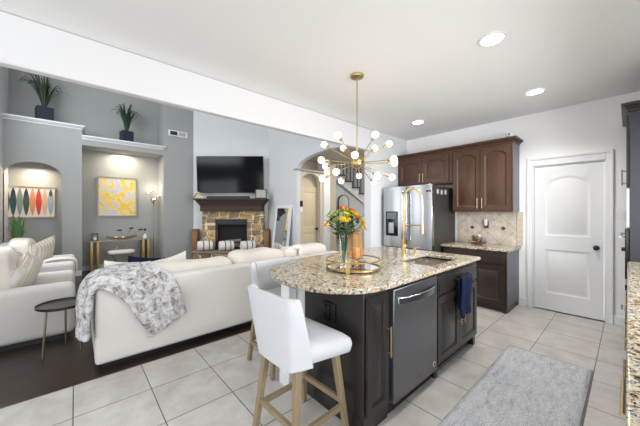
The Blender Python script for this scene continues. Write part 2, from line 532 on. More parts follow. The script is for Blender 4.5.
S(MB().box(9.7, 9.82, 2.5, 9.2, 0, 5.3), 'wall_foyer', M['wall'])
S(MB().box(5.11, 9.8, 2.98, 3.1, 0, 5.3), 'wall_foyer_right', M['wall'])
S(MB().box(5.0, 9.8, 8.9, 9.0, 0, 5.3), 'wall_foyer_left', M['wall'])

S(MB().box(4.05, 5.55, 3.1, 5.74, 2.76, 2.86), 'ceiling', M['hall'])

# baseboards and door casing
def base(name, x0, x1, y0, y1): S(MB().box(x0, x1, y0, y1, 0, .115), name, M['trim'], bevel=.006)
base('baseboard_right', 4.962, 4.98, -.02, .117)
base('baseboard_right', 4.962, 4.98, .995, 1.088)
base('baseboard_back', .12, 1.70, 8.532, 8.55)
base('baseboard_niches', -.2, .115, 7.932, 7.95)
base('baseboard_niches', 1.7, 2.42, 7.932, 7.95)
base('baseboard_living_right', 3.912, 3.93, 5.25, 6.5)
mb = MB()
for y0, y1, z0, z1 in ((.13, .185, 0, 2.15), (.925, .98, 0, 2.15), (.185, .925, 2.05, 2.15)):
    mb.box(4.962, 4.985, y0, y1, z0, z1)
for y0, y1, z0, z1 in ((.118, .145, 0, 2.17), (.965, .992, 0, 2.17), (.145, .965, 2.135, 2.17)):
    mb.box(4.948, 4.985, y0, y1, z0, z1)
mb.box(4.985, 5.09, .185, .199, 0, 2.05).box(4.985, 5.09, .911, .925, 0, 2.05).box(4.985, 5.09, .199, .911, 2.036, 2.05)
S(mb, 'trim_5', M['trim'], bevel=.005)


def panel_rings(mb, x0, x1, z0, z1, depth_list, arch=0.0, y=0.0, outer=None, n=14):
    """front (facing -y) with a profiled panel; outer = (X0,X1,Z0,Z1) border rectangle"""
    def outline(i):
        a0, a1, b0, b1 = x0 + i, x1 - i, z0 + i, z1 - i
        p = [(a0, b0), (a1, b0), (a1, b1 - arch)]
        for k in range(1, n):
            t = k / n
            p.append((a1 + (a0 - a1) * t, b1 - arch + arch * math.sin(PI * t) ** .8 if arch else b1))
        return p + [(a0, b1 - arch)]
    rs = []
    if outer:
        X0, X1, Z0, Z1 = outer
        top = [(X1 + (X0 - X1) * k / n, Z1) for k in range(n + 1)]
        q = [(X0, Z0), (X1, Z0)] + top
        rs.append([(a, y, b) for a, b in q])
    for i, d in depth_list:
        rs.append([(a, y + d, b) for a, b in outline(i)])
    mb.rings(rs, cap0=False, cap1=True)


def slab_front(mb, X0, X1, Z0, Z1, y, t, panels, arch=0.0, prof=None):
    """door slab of thickness t behind y, front face with panels [(x0,x1,z0,z1,arch)]"""
    prof = prof or [(0, 0), (.005, .008), (.013, .013), (.024, .013), (.046, .002)]
    mb.add([(X0, y, Z0), (X1, y, Z0), (X1, y, Z1), (X0, y, Z1), (X0, y + t, Z0), (X1, y + t, Z0), (X1, y + t, Z1), (X0, y + t, Z1)],
           [(4, 7, 6, 5), (0, 4, 5, 1), (1, 5, 6, 2), (2, 6, 7, 3), (3, 7, 4, 0)])
    zs_ = sorted(panels, key=lambda p: p[2])
    lo = Z0
    for i, (a, b, c, d, ar) in enumerate(zs_):
        hi = Z1 if i == len(zs_) - 1 else (d + zs_[i + 1][2]) / 2
        panel_rings(mb, a, b, c, d, prof, ar, y, (X0, X1, lo, hi))
        lo = hi


# pantry door
dr = MB()
slab_front(dr, 0, .70, .012, 2.03, 0, .04, [(.12, .58, .25, .86, 0), (.12, .58, 1.06, 1.88, .10)], prof=[(0, 0), (.012, .010), (.028, .012), (.05, .004)])
d1 = struct(dr.build('door_1', M['door'], loc=(4.992, .905, 0)))
d1.rotation_euler = (0, 0, -PI / 2)
kn = MB().tube([(.635, 0, .93), (.635, -.012, .93)], .032, 16).tube([(.635, -.012, .93), (.635, -.04, .93)], .012, 10)
kn.sphere((.635, -.05, .93), .029, .022, .029)
o = kn.build('door_knob', M['black'], d1); o['label'] = 'black round door knob'
# hall door
dr = MB()
slab_front(dr, 0, .60, .01, 2.04, 0, .04, [(.09, .51, .2, .86, 0), (.09, .51, 1.0, 1.9, 0)], prof=[(0, 0), (.012, .012), (.028, .012), (.05, .004)])
d2 = struct(dr.build('door_2', M['beige_door'], loc=(4.17, 5.415, 0)))
kn = MB().tube([(.50, 0, .96), (.50, -.05, .96)], .014, 10).sphere((.50, -.055, .96), .033)
kn.build('door_knob', M['black'], d2)
S(MB().box(4.06, 4.9, 5.47, 5.7, 0, 2.37), 'wall_hall_recess', M['hall'])
# backsplash with border strips and dark accent squares
mb = MB()
mb.box(4.965, 4.98, 1.12, 1.97, .885, 1.392); mb.mi = 1
for k in range(6): mb.box(4.963, 4.98, 1.04, 1.112, .89 + k * .084, .89 + k * .084 + .08)
mb.mi = 2
for y in (1.735, 1.289): mb.add([(4.961, y - .035, 1.135), (4.961, y, 1.10), (4.961, y + .035, 1.135), (4.961, y, 1.17)], [(0, 1, 2, 3)])
M['accent'] = mat('dark_bronze_tile', (84, 68, 56), .35)
S(mb, 'wall_backsplash', [M['splash'], mat('beige_strip_tile', (204, 190, 174), .35), M['accent']])

# staircase in the foyer, its side turned to the kitchen
st = thing('staircase', 'white staircase with dark iron balusters beyond the big arch', 'staircase', (*W(0, 8.7)[:2], 0), YAW)
mb, tr = MB(), MB()
NS, RUN, RISE = 17, .223, .195
for k in range(1, NS + 1):
    x1 = 1.013 + (12 - k) * RUN; x0 = x1 - RUN; z = k * RISE
    zb0, zb1 = max(0, z - .36 + RISE), max(0, z - .36)
    mb.hexa([(x0, 0, zb0), (x1, 0, zb1), (x1, 1.05, zb1), (x0, 1.05, zb0)], [(x0, 0, z), (x1, 0, z), (x1, 1.05, z), (x0, 1.05, z)])
    tr.box(x0 - .01, x1 + .025, -.03, 1.05, z, z + .035).box(x1, x1 + .025, -.02, 1.05, z - RISE, z)
mb.build('stringer', M['trim'], st)
tr.build('treads', M['iron'], st)
for k in range(1, NS + 1):
    x1 = 1.013 + (12 - k) * RUN; z = k * RISE
    for q in (.05, .16):
        MB().tube([(x1 - q, .03, z + .03), (x1 - q, .03, z + .93 + q * .87)], .016, 6).build('baluster', M['iron'], st)
MB().tube([(1.013 + 11.5 * RUN, .03, 1.06), (1.013 + (11.5 - NS) * RUN, .03, 1.06 + NS * RISE)], .035, 8).build('handrail', mat('dark_rail', (58, 40, 30), .4), st)
mb = MB()
pts = [(1.013 + 11 * RUN, 0), (1.013 + 11 * RUN, .1), (1.013 - 5 * RUN, 16 * RISE - .4), (1.013 - 5 * RUN, 0)]
mb.prism(pts, .02, .10, 'y')
us = S(mb, 'wall_under_stair', M['wall']); us.location = W(0, 8.72); us.rotation_euler = (0, 0, YAW)
# arched mirror standing in the foyer
wm = thing('arched_mirror', 'arched mirror with dark frame seen through the big arch under the stairs', 'mirror', (*W(.725, 8.58)[:2], .55), YAW)
ap = [(-.18, 0), (.18, 0), (.18, 1.2)] + arc(0, 1.2, .18, .18, 0, 180, 12)[1:-1] + [(-.18, 1.2)]
MB().prism(ap, -.01, .03, 'y').build('frame', M['iron'], wm)
MB().prism([(x * .80 + .016, z * .96 + .03) for x, z in ap], -.016, -.011, 'y').build('glass', M['mirror'], wm)
th = thing('thermostat', 'small black and white wall panel inside the hall arch', 'wall panel', (4.07, 5.25, 1.5))
MB().box(-.04, .04, -.02, .008, .02, .16).build('screen', M['black'], th)
MB().box(-.035, .035, -.018, .008, -.11, 0).build('plate', M['white'], th)

# ================================================================ KITCHEN CABINETRY
def pull(parent, x, z0, z1, y=0, vertical=True, name='pull', z=None, m='pull'):
    b = MB()
    if vertical:
        b.tube([(x, y - .034, z0), (x, y - .034, z1)], .0065, 8)
        for q in (z0 + .02, z1 - .02): b.tube([(x, y, q), (x, y - .034, q)], .005, 8)
    else:
        b.tube([(x, y - .034, z), (z1, y - .034, z)], .0065, 8)
        for q in (x + .02, z1 - .02): b.tube([(q, y, z), (q, y - .034, z)], .005, 8)
    return b.build(name, M[m], parent)


def cab_door(parent, x0, x1, z0, z1, y, m, arch=0.0, pull_x=None, pz=None, bd=.055, name='door'):
    b = MB()
    slab_front(b, x0, x1, z0, z1, y - .021, .02, [(x0 + bd, x1 - bd, z0 + bd, z1 - bd, arch)])
    d = b.build(name, M[m], parent, bevel=.002)
    if pull_x is not None: pull(d, pull_x, pz[0], pz[1], y - .021)
    return d


def drawer_front(parent, x0, x1, z0, z1, y, m, name='drawer'):
    b = MB().box(x0, x1, y - .02, y, z0, z1).box(x0 + .02, x1 - .02, y - .026, y - .02, z0 + .02, z1 - .02)
    return b.build(name, M[m], parent, bevel=.004)


# --- island: end cabinet, dishwasher, sink cabinet
ie = thing('end_cabinet', 'narrow near-black island cabinet left of the dishwasher', 'cabinet', (1.33, 1.085, 0))
MB().box(0, .25, 0, .585, .0, .882).build('body', M['island'], ie, bevel=.003)
MB().box(-.004, .02, .02, .575, 0, .10).build('plinth', M['island'], ie)
cab_door(ie, .012, .24, .115, .855, -.001, 'island', pull_x=.212, pz=(.44, .64), bd=.045)
MB().box(-.012, 0, .245, .375, .62, .76).build('outlet_plate', M['black'], ie, bevel=.003)
MB().box(-.018, -.012, .285, .335, .64, .685).box(-.018, -.012, .285, .335, .695, .74).build('outlet_socket', M['blackgloss'], ie)

dw = thing('dishwasher', 'dark stainless steel dishwasher with an arched handle in the island', 'dishwasher', (1.585, 1.07, 0))
MB().box(0.002, .633, .06, .58, .0, .882).build('body', M['black'], dw)
MB().box(.006, .629, -.03, .055, .10, .868).build('door', M['steel_dark'], dw, bevel=.006)
MB().box(.01, .625, .03, .06, .0, .098).build('kick_plate', M['black'], dw)
hp = [(.05, -.03, .785)] + [(.05 + .53 * t, -.03 - .05 * math.sin(PI * t) ** .6, .785 + .0 * t) for t in [i / 12 for i in range(1, 12)]] + [(.58, -.03, .785)]
hb = MB(); rs = []
for p in hp:
    x, y, z = p
    rs.append([(x, y - .008, z - .024), (x, y + .006, z - .024), (x, y + .006, z + .024), (x, y - .008, z + .024)])
hb.rings(rs); hb.build('handle', M['steel'], dw, bevel=.004)
MB().tube([(.575, -.0305, .165), (.575, -.033, .165)], .02, 20).build('badge', M['white'], dw)
MB().tube([(.575, -.0335, .165), (.575, -.0345, .165)], .012, 16).build('badge_print', M['black'], dw)
MB().box(.30, .37, -.0315, -.03, .155, .167).build('logo_plate', M['sinksteel'], dw)

sc_ = thing('sink_cabinet', 'near-black two-door island cabinet below the sink', 'cabinet', (2.225, 1.07, 0))
MB().box(0, .925, 0, .60, .10, .66).box(0, .925, 0, .02, .66, .882).box(0, .02, .02, .60, .66, .882).box(.905, .925, .02, .60, .66, .882).build('body', M['island'], sc_)
MB().box(.02, .905, .06, .60, 0, .10).build('plinth', M['black'], sc_)
for x in (.0, .865):
    MB().prism([(x, .10), (x + .06, .10), (x + .05, .0), (x + .01, .0)], .005, .06, 'y').build('foot', M['island'], sc_)
drawer_front(sc_, .025, .90, .70, .852, 0, 'island', 'false_front')
cab_door(sc_, .025, .46, .12, .675, 0, 'island', pull_x=.425, pz=(.36, .56))
cab_door(sc_, .468, .90, .12, .675, 0, 'island', pull_x=.503, pz=(.36, .56))

S(MB().box(1.34, 3.15, 1.672, 1.87, 0, .882), 'wall_island', M['wall'])
ps = MB().box(1.255, 1.33, 1.775, 1.885, 0, .882).box(1.245, 1.34, 1.765, 1.895, 0, .12)
tag(ps.build('support_post', M['trim'], bevel=.004), 'square white post under the rounded end of the island worktop', 'post')

# worktop with the sink cut out
left = cr([(1.60, 1.036), (1.43, 1.05), (1.29, 1.10), (1.165, 1.225), (1.09, 1.40), (1.075, 1.60), (1.11, 1.80), (1.20, 1.97), (1.36, 2.11), (1.62, 2.22), (1.90, 2.27), (2.15, 2.285)], 6)
out = [(3.19, 1.035)] + [(3.205, 1.05), (3.205, 2.27), (3.19, 2.285)] + [(p.x, p.y) for p in [Vector((q[0], q[1])) for q in left[::-1]]]
def rrect(x0, x1, y0, y1, r, n=5):
    return (arc(x1 - r, y1 - r, r, r, 0, 90, n) + arc(x0 + r, y1 - r, r, r, 90, 180, n) + arc(x0 + r, y0 + r, r, r, 180, 270, n) + arc(x1 - r, y0 + r, r, r, 270, 360, n))
sinkrect = rrect(2.32, 2.97, 1.15, 1.53, .05)
vs, fs = plate(out, [sinkrect], .034, .008)
mb = MB().add([(x, y, z + .900) for x, y, z in vs], fs)
tag(mb.build('island_worktop', M['granite']), 'speckled granite worktop with a rounded end on the island', 'worktop')
sk = thing('sink', 'double-bowl steel sink set into the island worktop', 'sink', (2.645, 1.34, .66))
for nm, x0, x1 in (('bowl', -.335, .07), ('bowl', .085, .335)):
    mb = MB()
    o_ = [rrect(x0 + i, x1 - i, -.2 + i, .2 - i, .05, 5) for i in (0, .012, .04)]
    mb.rings([[(a, b, z) for a, b in rr] for rr, z in zip(o_, (.212, .04, .02))], cap0=False, cap1=True)
    mb.build(nm, M['sinksteel'], sk, solid=.003)
    MB().tube([((x0 + x1) / 2, 0, .022), ((x0 + x1) / 2, 0, .026)], .035, 16).build('drain', M['steel'], sk)
MB().box(.07, .085, -.19, .19, .10, .2).build('divider', M['sinksteel'], sk)

# faucet
fa = thing('faucet', 'tall brushed gold spring faucet behind the sink', 'faucet', (2.70, 1.645, .917))
MB().lathe([(.030, 0), (.030, .008), (.022, .014), (.0215, .16), (.0175, .165), (.0175, .17)], n=20).build('body', M['gold'], fa)
dxy = Vector((.08, -.175, 0))
c0 = Vector((0, 0, .17)); pts = [c0, c0 + Vector((0, 0, .18)), c0 + Vector((0, 0, .34))]
zt = .52 + .11
pts = [Vector((0, 0, .17)), Vector((0, 0, .35)), Vector((0, 0, .52))]
for i in range(1, 12):
    a = PI * i / 12
    pts.append(Vector((0, 0, .60)) + dxy * (.5 - .5 * math.cos(a)) + Vector((0, 0, .13 * math.sin(a))))
pts += [dxy + Vector((0, 0, .52)), dxy + Vector((0, 0, .33))]
pts = cr(pts, 5)
MB().tube(pts, .0115, 10).build('spring_neck', M['gold'], fa)
MB().tube([dxy + Vector((0, 0, .33)), dxy + Vector((0, 0, .24))], [.017, .019], 14).build('spray_head', M['gold'], fa)
MB().tube([Vector((0, 0, .33)), dxy + Vector((0, 0, .33))], .007, 10).build('support_arm', M['gold'], fa)
MB().tube([(0, 0, .11), (-.035, -.03, .11)], .016, 12).tube([(-.035, -.03, .11), (-.05, -.045, .11)], .021, 12).tube([(-.045, -.04, .12), (-.075, -.05, .27)], .0055, 8).build('lever', M['gold'], fa)
so = thing('soap_dispenser', 'small gold soap pump beside the faucet', 'soap dispenser', (2.86, 1.60, .917))
MB().lathe([(.02, 0), (.02, .006), (.011, .01), (.011, .05), (.015, .052), (.015, .062)], n=14).build('body', M['gold'], so)
MB().tube([(0, 0, .06), (0, 0, .075), (.02, -.05, .075), (.02, -.055, .066)], .005, 8).build('spout', M['gold'], so)

# towel on its bar over the sink cabinet door
tb = thing('towel_bar', 'dark over-door bar holding the navy towel', 'towel bar', (2.56, 1.048, .69))
MB().tube([(-.02, -.045, .10), (.30, -.045, .10)], .006, 8).tube([(-.02, -.045, .10), (-.02, -.002, .105)], .006, 8).tube([(.30, -.045, .10), (.30, -.002, .105)], .006, 8).build('bar', M['black'], tb)
def towel_side(mb, y, zb, w0, w1, ph):
    mb.grid(lambda u, v: ((w0 + (w1 - w0) * u) + .012 * math.sin(v * 5 + ph), y - .012 * math.sin(u * 9 + ph) * v - .02 * v * (1 if y < -.05 else -.3), .10 + .013 - (.013 + zb) * v), 14, 14)
mb = MB()
prof = [(-.060 - .03 * (1 - t), .79 - .34 * 1 + .34 * t) for t in [i / 10 for i in range(11)]]
path = [(1.016 - .028, .455), (1.0, .55), (.992, .65), (.988, .74), (.990, .79), (1.003, .806), (1.016, .79), (1.02, .74), (1.022, .62), (1.022, .52)]
path = [(a - .003, b) for a, b in path]
pp = cr([(a, b, 0) for a, b in path], 5)
def tw(u, v):
    i = min(int(u * (len(pp) - 1)), len(pp) - 1); p = pp[i]
    return (2.565 + .23 * v + .02 * math.sin(u * 6) * (v - .3), p.x - .008 * math.sin(v * 11 + u * 2), p.y + .02 * (v - .5) * (1 - u))
mb.grid(tw, len(pp) - 1, 14)
tag(mb.build('towel', M['navy'], solid=.016), 'folded navy blue towel hanging on the sink cabinet', 'towel')

# --- wall cabinets (face -X)
def crown(mb, x0, x1, yb, z, ends=(True, True)):
    for dz, o, h in ((0, .012, .03), (.03, .03, .02), (.05, .055, .03)):
        mb.box(x0 - (o if ends[0] else 0), x1 + (o if ends[1] else 0), -o, yb, z + dz, z + dz + h)

uc = thing('wall_cabinet', 'tall dark wood wall cabinet with two arched doors above the backsplash', 'cabinet', (4.65, 1.925, 1.395), -PI / 2, 'walnut wall cabinets')
MB().box(0, .835, 0, .325, 0, .99).build('body', M['walnut'], uc, bevel=.003)
cab_door(uc, .02, .413, .025, .955, 0, 'walnut', .06, .385, (.05, .21))
cab_door(uc, .421, .815, .025, .955, 0, 'walnut', .06, .449, (.05, .21))
mb = MB(); crown(mb, 0, .835, .325, .985, (False, True)); mb.build('crown', M['walnut'], uc, bevel=.004)
MB().box(.835, .841, 0, .325, .0, .985).build('end_panel', M['endpanel'], uc)
uf = thing('wall_cabinet', 'short dark wood wall cabinet with two arched doors above the refrigerator', 'cabinet', (4.65, 2.948, 1.875), -PI / 2, 'walnut wall cabinets')
MB().box(0, 1.02, 0, .325, 0, .51).build('body', M['walnut'], uf, bevel=.003)
cab_door(uf, .03, .49, .025, .475, 0, 'walnut', .05, .462, (.04, .20))
cab_door(uf, .498, .965, .025, .475, 0, 'walnut', .05, .526, (.04, .20))
mb = MB(); crown(mb, 0, 1.02, .325, .505, (False, False)); mb.build('crown', M['walnut'], uf, bevel=.004)

# base cabinet and its worktop
bc = thing('base_cabinet', 'dark brown base cabinet with drawer between refrigerator and white door', 'cabinet', (4.38, 1.965, 0), -PI / 2)
MB().box(0, .87, 0, .595, .09, .845).box(0, .87, .06, .595, 0, .09).build('body', M['espresso'], bc, bevel=.003)
MB().prism([(.80, .09), (.87, .09), (.86, 0), (.82, 0)], .0, .055, 'y').build('foot', M['espresso'], bc)
drawer_front(bc, .02, .85, .665, .825, 0, 'espresso')
cab_door(bc, .02, .43, .11, .645, 0, 'espresso')
cab_door(bc, .438, .85, .11, .645, 0, 'espresso')
MB().box(.87, .876, 0, .595, .09, .845).build('end_panel', M['endpanel'], bc)
vs, fs = plate([(4.345, 1.06), (4.978, 1.06), (4.978, 1.985), (4.345, 1.985)], [], .04, .008)
tag(MB().add([(x, y, z + .866) for x, y, z in vs], fs).build('worktop', M['granite']), 'small granite worktop against the beige tile backsplash', 'worktop')

# decorative pebble cluster on that worktop
dc = thing('shell_cluster', 'brown and white shell cluster ornament on the small granite worktop', 'ornament', (4.66, 1.55, .887))
MB().lathe([(.05, 0), (.085, .012), (.10, .03), (.09, .03), (.04, .012)], n=18).build('dish', M['plank'], dc)
rr = random.Random(3)
cl = [mat('shell_brown', (120, 92, 66), .5), mat('shell_white', (214, 204, 190), .5), mat('shell_grey', (110, 108, 112), .5)]
for k in range(15):
    a, q, z = rr.uniform(0, 6.28), rr.uniform(.0, .095), rr.uniform(.035, .13)
    q *= 1.1 - z * 4
    MB().sphere((q * math.cos(a), q * 1.2 * math.sin(a), z), rr.uniform(.032, .046), rr.uniform(.024, .036), rr.uniform(.024, .034), 10, lump=.01, seed=k).build('shell', cl[k % 3], dc)
ou = thing('outlet', 'dark wall outlet with a white plug-in on the tile backsplash', 'outlet', (4.961, 1.525, 1.19))
MB().box(-.006, .003, -.035, .035, -.06, .055).build('plate', M['accent'], ou, bevel=.002)
MB().box(-.05, -.006, -.022, .022, -.02, .085).build('plug_in', M['white'], ou, bevel=.012)
sr = thing('sensor', 'small white camera sensor on top of the tall wall cabinet', 'sensor', (4.78, 1.17, 2.462))
MB().lathe([(.035, 0), (.03, .02), (.02, .03)], n=16).build('base', M['white'], sr)
MB().sphere((0, 0, .065), .045).build('head', M['white'], sr)
MB().tube([(-.04, -.012, .065), (-.05, -.016, .065)], .012, 12).build('lens', M['black'], sr)

# refrigerator
fr = thing('refrigerator', 'stainless steel french-door refrigerator with dark grey sides', 'refrigerator', (4.09, 2.89, 0), -PI / 2)
MB().box(.005, .885, .075, .86, .05, 1.80).build('body', M['charcoal'], fr, bevel=.006)
MB().box(.03, .86, .08, .84, 0, .05).build('feet_plinth', M['black'], fr)
def bowed(x0, x1, z0, z1, bow=.018, n=8):
    mb = MB(); rs = []
    f = [(x0 + (x1 - x0) * i / n, -bow * math.sin(PI * i / n) ** .7) for i in range(n + 1)]
    ring = f + [(x1, .068), (x0, .068)]
    mb.rings([[(a, b, z0) for a, b in ring], [(a, b, z1) for a, b in ring]])
    return mb
dl = bowed(.0, .441, .80, 1.82).build('left_door', M['steel'], fr, bevel=.004)
dd = bowed(.449, .89, .80, 1.82).build('right_door', M['steel'], fr, bevel=.004)
bowed(.0, .89, .06, .79).build('freezer_drawer', M['steel'], fr, bevel=.004)
for x, d_ in ((.405, dl), (.485, dd)):
    MB().tube(cr([(x, -.012, .93), (x, -.06, .97), (x, -.066, 1.3), (x, -.06, 1.68), (x, -.012, 1.72)], 5), .013, 10).build('handle', M['steel'], d_)
MB().tube(cr([(.1, -.012, .72), (.13, -.06, .72), (.445, -.066, .72), (.76, -.06, .72), (.79, -.012, .72)], 5), .013, 10).build('drawer_handle', M['steel'], fr)
dp = MB().box(.06, .30, -.024, 0, .98, 1.40).build('water_dispenser', M['blackgloss'], dl, bevel=.006)
MB().box(.09, .27, -.03, -.02, 1.27, 1.38).build('display', mat('grey_display', (96, 104, 112), .2), dp)
MB().box(.13, .23, -.035, -.02, 1.03, 1.21).build('paddle', M['steel'], dp)
MB().box(.80, .835, -.014, -.004, 1.70, 1.73).box(.845, .87, -.010, -.0, 1.70, 1.73).build('badge', M['black'], dd)
for k, (y, z) in enumerate(((.16, 1.72), (.30, 1.715), (.44, 1.72))):
    MB().box(.885, .887, y, y + .07, z - .04, z + .03).build('sticker', mat('pale_sticker', (176, 180, 184), .5), fr)
MB().box(.03, .12, .08, .2, 1.80, 1.825).box(.77, .86, .08, .2, 1.80, 1.825).build('hinge_cover', M['charcoal'], fr)

# right-hand run: base cabinets, worktop, tall oven cabinet (face +Y)
x = 3.98
for k, (w, lab) in enumerate(((.75, 'dark base cabinet below the right-hand granite worktop, next to the tall oven cabinet'),
                              (.75, 'dark base cabinet below the right-hand granite worktop, second from the oven cabinet'),
                              (.75, 'dark base cabinet below the right-hand granite worktop, third from the oven cabinet'),
                              (.75, 'dark base cabinet below the right-hand granite worktop, nearest the viewer'))):
    b = thing('base_cabinet', lab, 'cabinet', (x, -.045, 0), PI, 'right-hand base cabinets')
    MB().box(.002, w - .002, 0, .62, .09, .874).box(.002, w - .002, .06, .62, 0, .09).build('body', M['island'], b)
    dr_ = drawer_front(b, .015, w - .015, .70, .855, 0, 'island')
    pull(dr_, .25, 0, .50, -.022, False, z=.778)
    d_ = cab_door(b, .015, w / 2 - .003, .11, .68, 0, 'island', pull_x=w / 2 - .04, pz=(.44, .62))
    d_ = cab_door(b, w / 2 + .003, w - .015, .11, .68, 0, 'island', pull_x=w / 2 + .04, pz=(.44, .62))
    x -= w
vs, fs = plate([(.75, -.678), (3.985, -.678), (3.985, .004), (.75, .004)], [], .04, .008)
tag(MB().add([(x, y, z + .895) for x, y, z in vs], fs).build('worktop', M['granite']), 'long granite worktop edge at the right side of the kitchen', 'worktop')
oc = thing('oven_cabinet', 'tall dark oven cabinet with crown at the right edge beyond the granite worktop', 'cabinet', (4.86, -.01, 0), PI)
MB().box(0, .86, 0, .66, .0, 2.36).build('body', mat('blue_black_panel', (42, 44, 50), .4), oc, bevel=.003)
mb = MB(); crown(mb, 0, .86, .66, 2.36, (True, True)); mb.build('crown', M['island'], oc, bevel=.004)
cab_door(oc, .02, .427, 1.66, 2.33, 0, 'island', pull_x=.40, pz=(1.68, 1.85))
cab_door(oc, .433, .84, 1.66, 2.33, 0, 'island', pull_x=.46, pz=(1.68, 1.85))
MB().box(.03, .83, -.02, 0, 1.24, 1.62).build('control_panel', M['steel'], oc)
od = MB().box(.03, .83, -.03, 0, .62, 1.22).build('oven_door', M['blackgloss'], oc, bevel=.006)
MB().tube([(.1, -.06, 1.14), (.76, -.06, 1.14)], .012, 10).tube([(.13, -.03, 1.14), (.13, -.06, 1.14)], .008, 8).tube([(.73, -.03, 1.14), (.73, -.06, 1.14)], .008, 8).build('oven_handle', M['steel'], od)
dr_ = drawer_front(oc, .02, .84, .12, .58, 0, 'island')
pull(dr_, .33, 0, .53, -.022, False, z=.36)
MB().tube([(.79, -.01, 1.02), (.79, -.055, 1.02)], .018, 12).build('knob', M['black'], oc)
sw = thing('light_switch', 'white double light switch between the white door and the tall oven cabinet', 'light switch', (4.978, .062, 1.36))
MB().box(-.006, .002, -.045, .045, -.058, .058).build('plate', M['white'], sw, bevel=.002)
for y in (-.022, .022): MB().box(-.011, -.005, y - .011, y + .011, -.022, .022).build('rocker', M['trim'], sw)

# rug
mb = MB(); 
mb.grid(lambda u, v: (.75 + 2.595 * u, .205 + .61 * v, .013 + .0015 * math.sin(u * 40) * math.sin(v * 17)), 60, 16)
tag(mb.build('rug', M['rug'], solid=.012), 'blue and grey distressed runner rug on the tile floor', 'rug')

# ================================================================ LIGHTS OF THE ROOM
def downlight(x, y, lab, e=60, sp=138):
    t = thing('downlight', lab, 'ceiling light', (x, y, 2.82), 0, 'recessed ceiling lights')
    MB().lathe([(.10, -.001), (.10, -.008), (.082, -.010), (.078, -.001)], n=28, cap0=False, cap1=False).build('trim_ring', M['white'], t)
    MB().lathe([(.078, -.003), (.001, -.003)], n=28, cap0=False, cap1=True).build('lens', M['led'], t)
    l = bpy.data.lights.new('downlight_beam', 'SPOT'); l.energy = e; l.spot_size = R(sp); l.spot_blend = .7; l.shadow_soft_size = .07; l.color = (1, .97, .92)
    o = bpy.data.objects.new('beam', l); COL.objects.link(o); o.parent = t; o.location = (0, 0, -.02)
downlight(2.572, .748, 'largest recessed ceiling light, nearest the viewer, straight above the rug')
downlight(4.074, .735, 'recessed ceiling light nearest the white door')
downlight(4.067, 2.221, 'recessed ceiling light near the refrigerator', 26, 100)

ch = thing('chandelier', 'gold sputnik chandelier with glowing globe bulbs above the island', 'chandelier', (2.20, 1.885, 1.90))
MB().lathe([(.008, .885), (.03, .888), (.066, .895), (.07, .905), (.07, .92)], n=28).build('canopy', M['brass'], ch)
MB().tube([(0, 0, .05), (0, 0, .89)], .0065, 10).build('rod', M['brass'], ch)
MB().sphere((0, 0, 0), .055, n=24).build('hub', M['brass'], ch)
arms = [(-0.216, -0.251, 0.224), (-0.356, 0.02, 0.206), (-0.121, 0.304, 0.23), (-0.377, -0.133, 0.008), (-0.331, 0.225, 0.008), (-0.237, -0.293, -0.135), (-0.371, 0.02, -0.163), (-0.141, 0.344, -0.147), (0.129, -0.315, 0.21), (0.381, 0.02, 0.232), (0.236, 0.241, 0.215), (0.323, -0.237, -0.002), (0.4, 0.02, 0.004), (0.146, -0.328, -0.177), (0.392, 0.02, -0.152), (0.228, 0.276, -0.178), (-0.072, -0.394, 0.004), (0.075, 0.384, -0.083)]
for a, b, c in arms:
    v = Vector(W(a, b, c)).normalized()
    am = MB().tube([v * .05, v * .335], .0042, 8).build('arm', M['brass'], ch)
    MB().tube([v * .325, v * .33, v * .37], [.008, .013, .013], 12).build('socket', M['brass'], am)
    mb = MB(); mb.sphere(v * .398, .032, n=16); mb.build('bulb', M['bulb'], am)

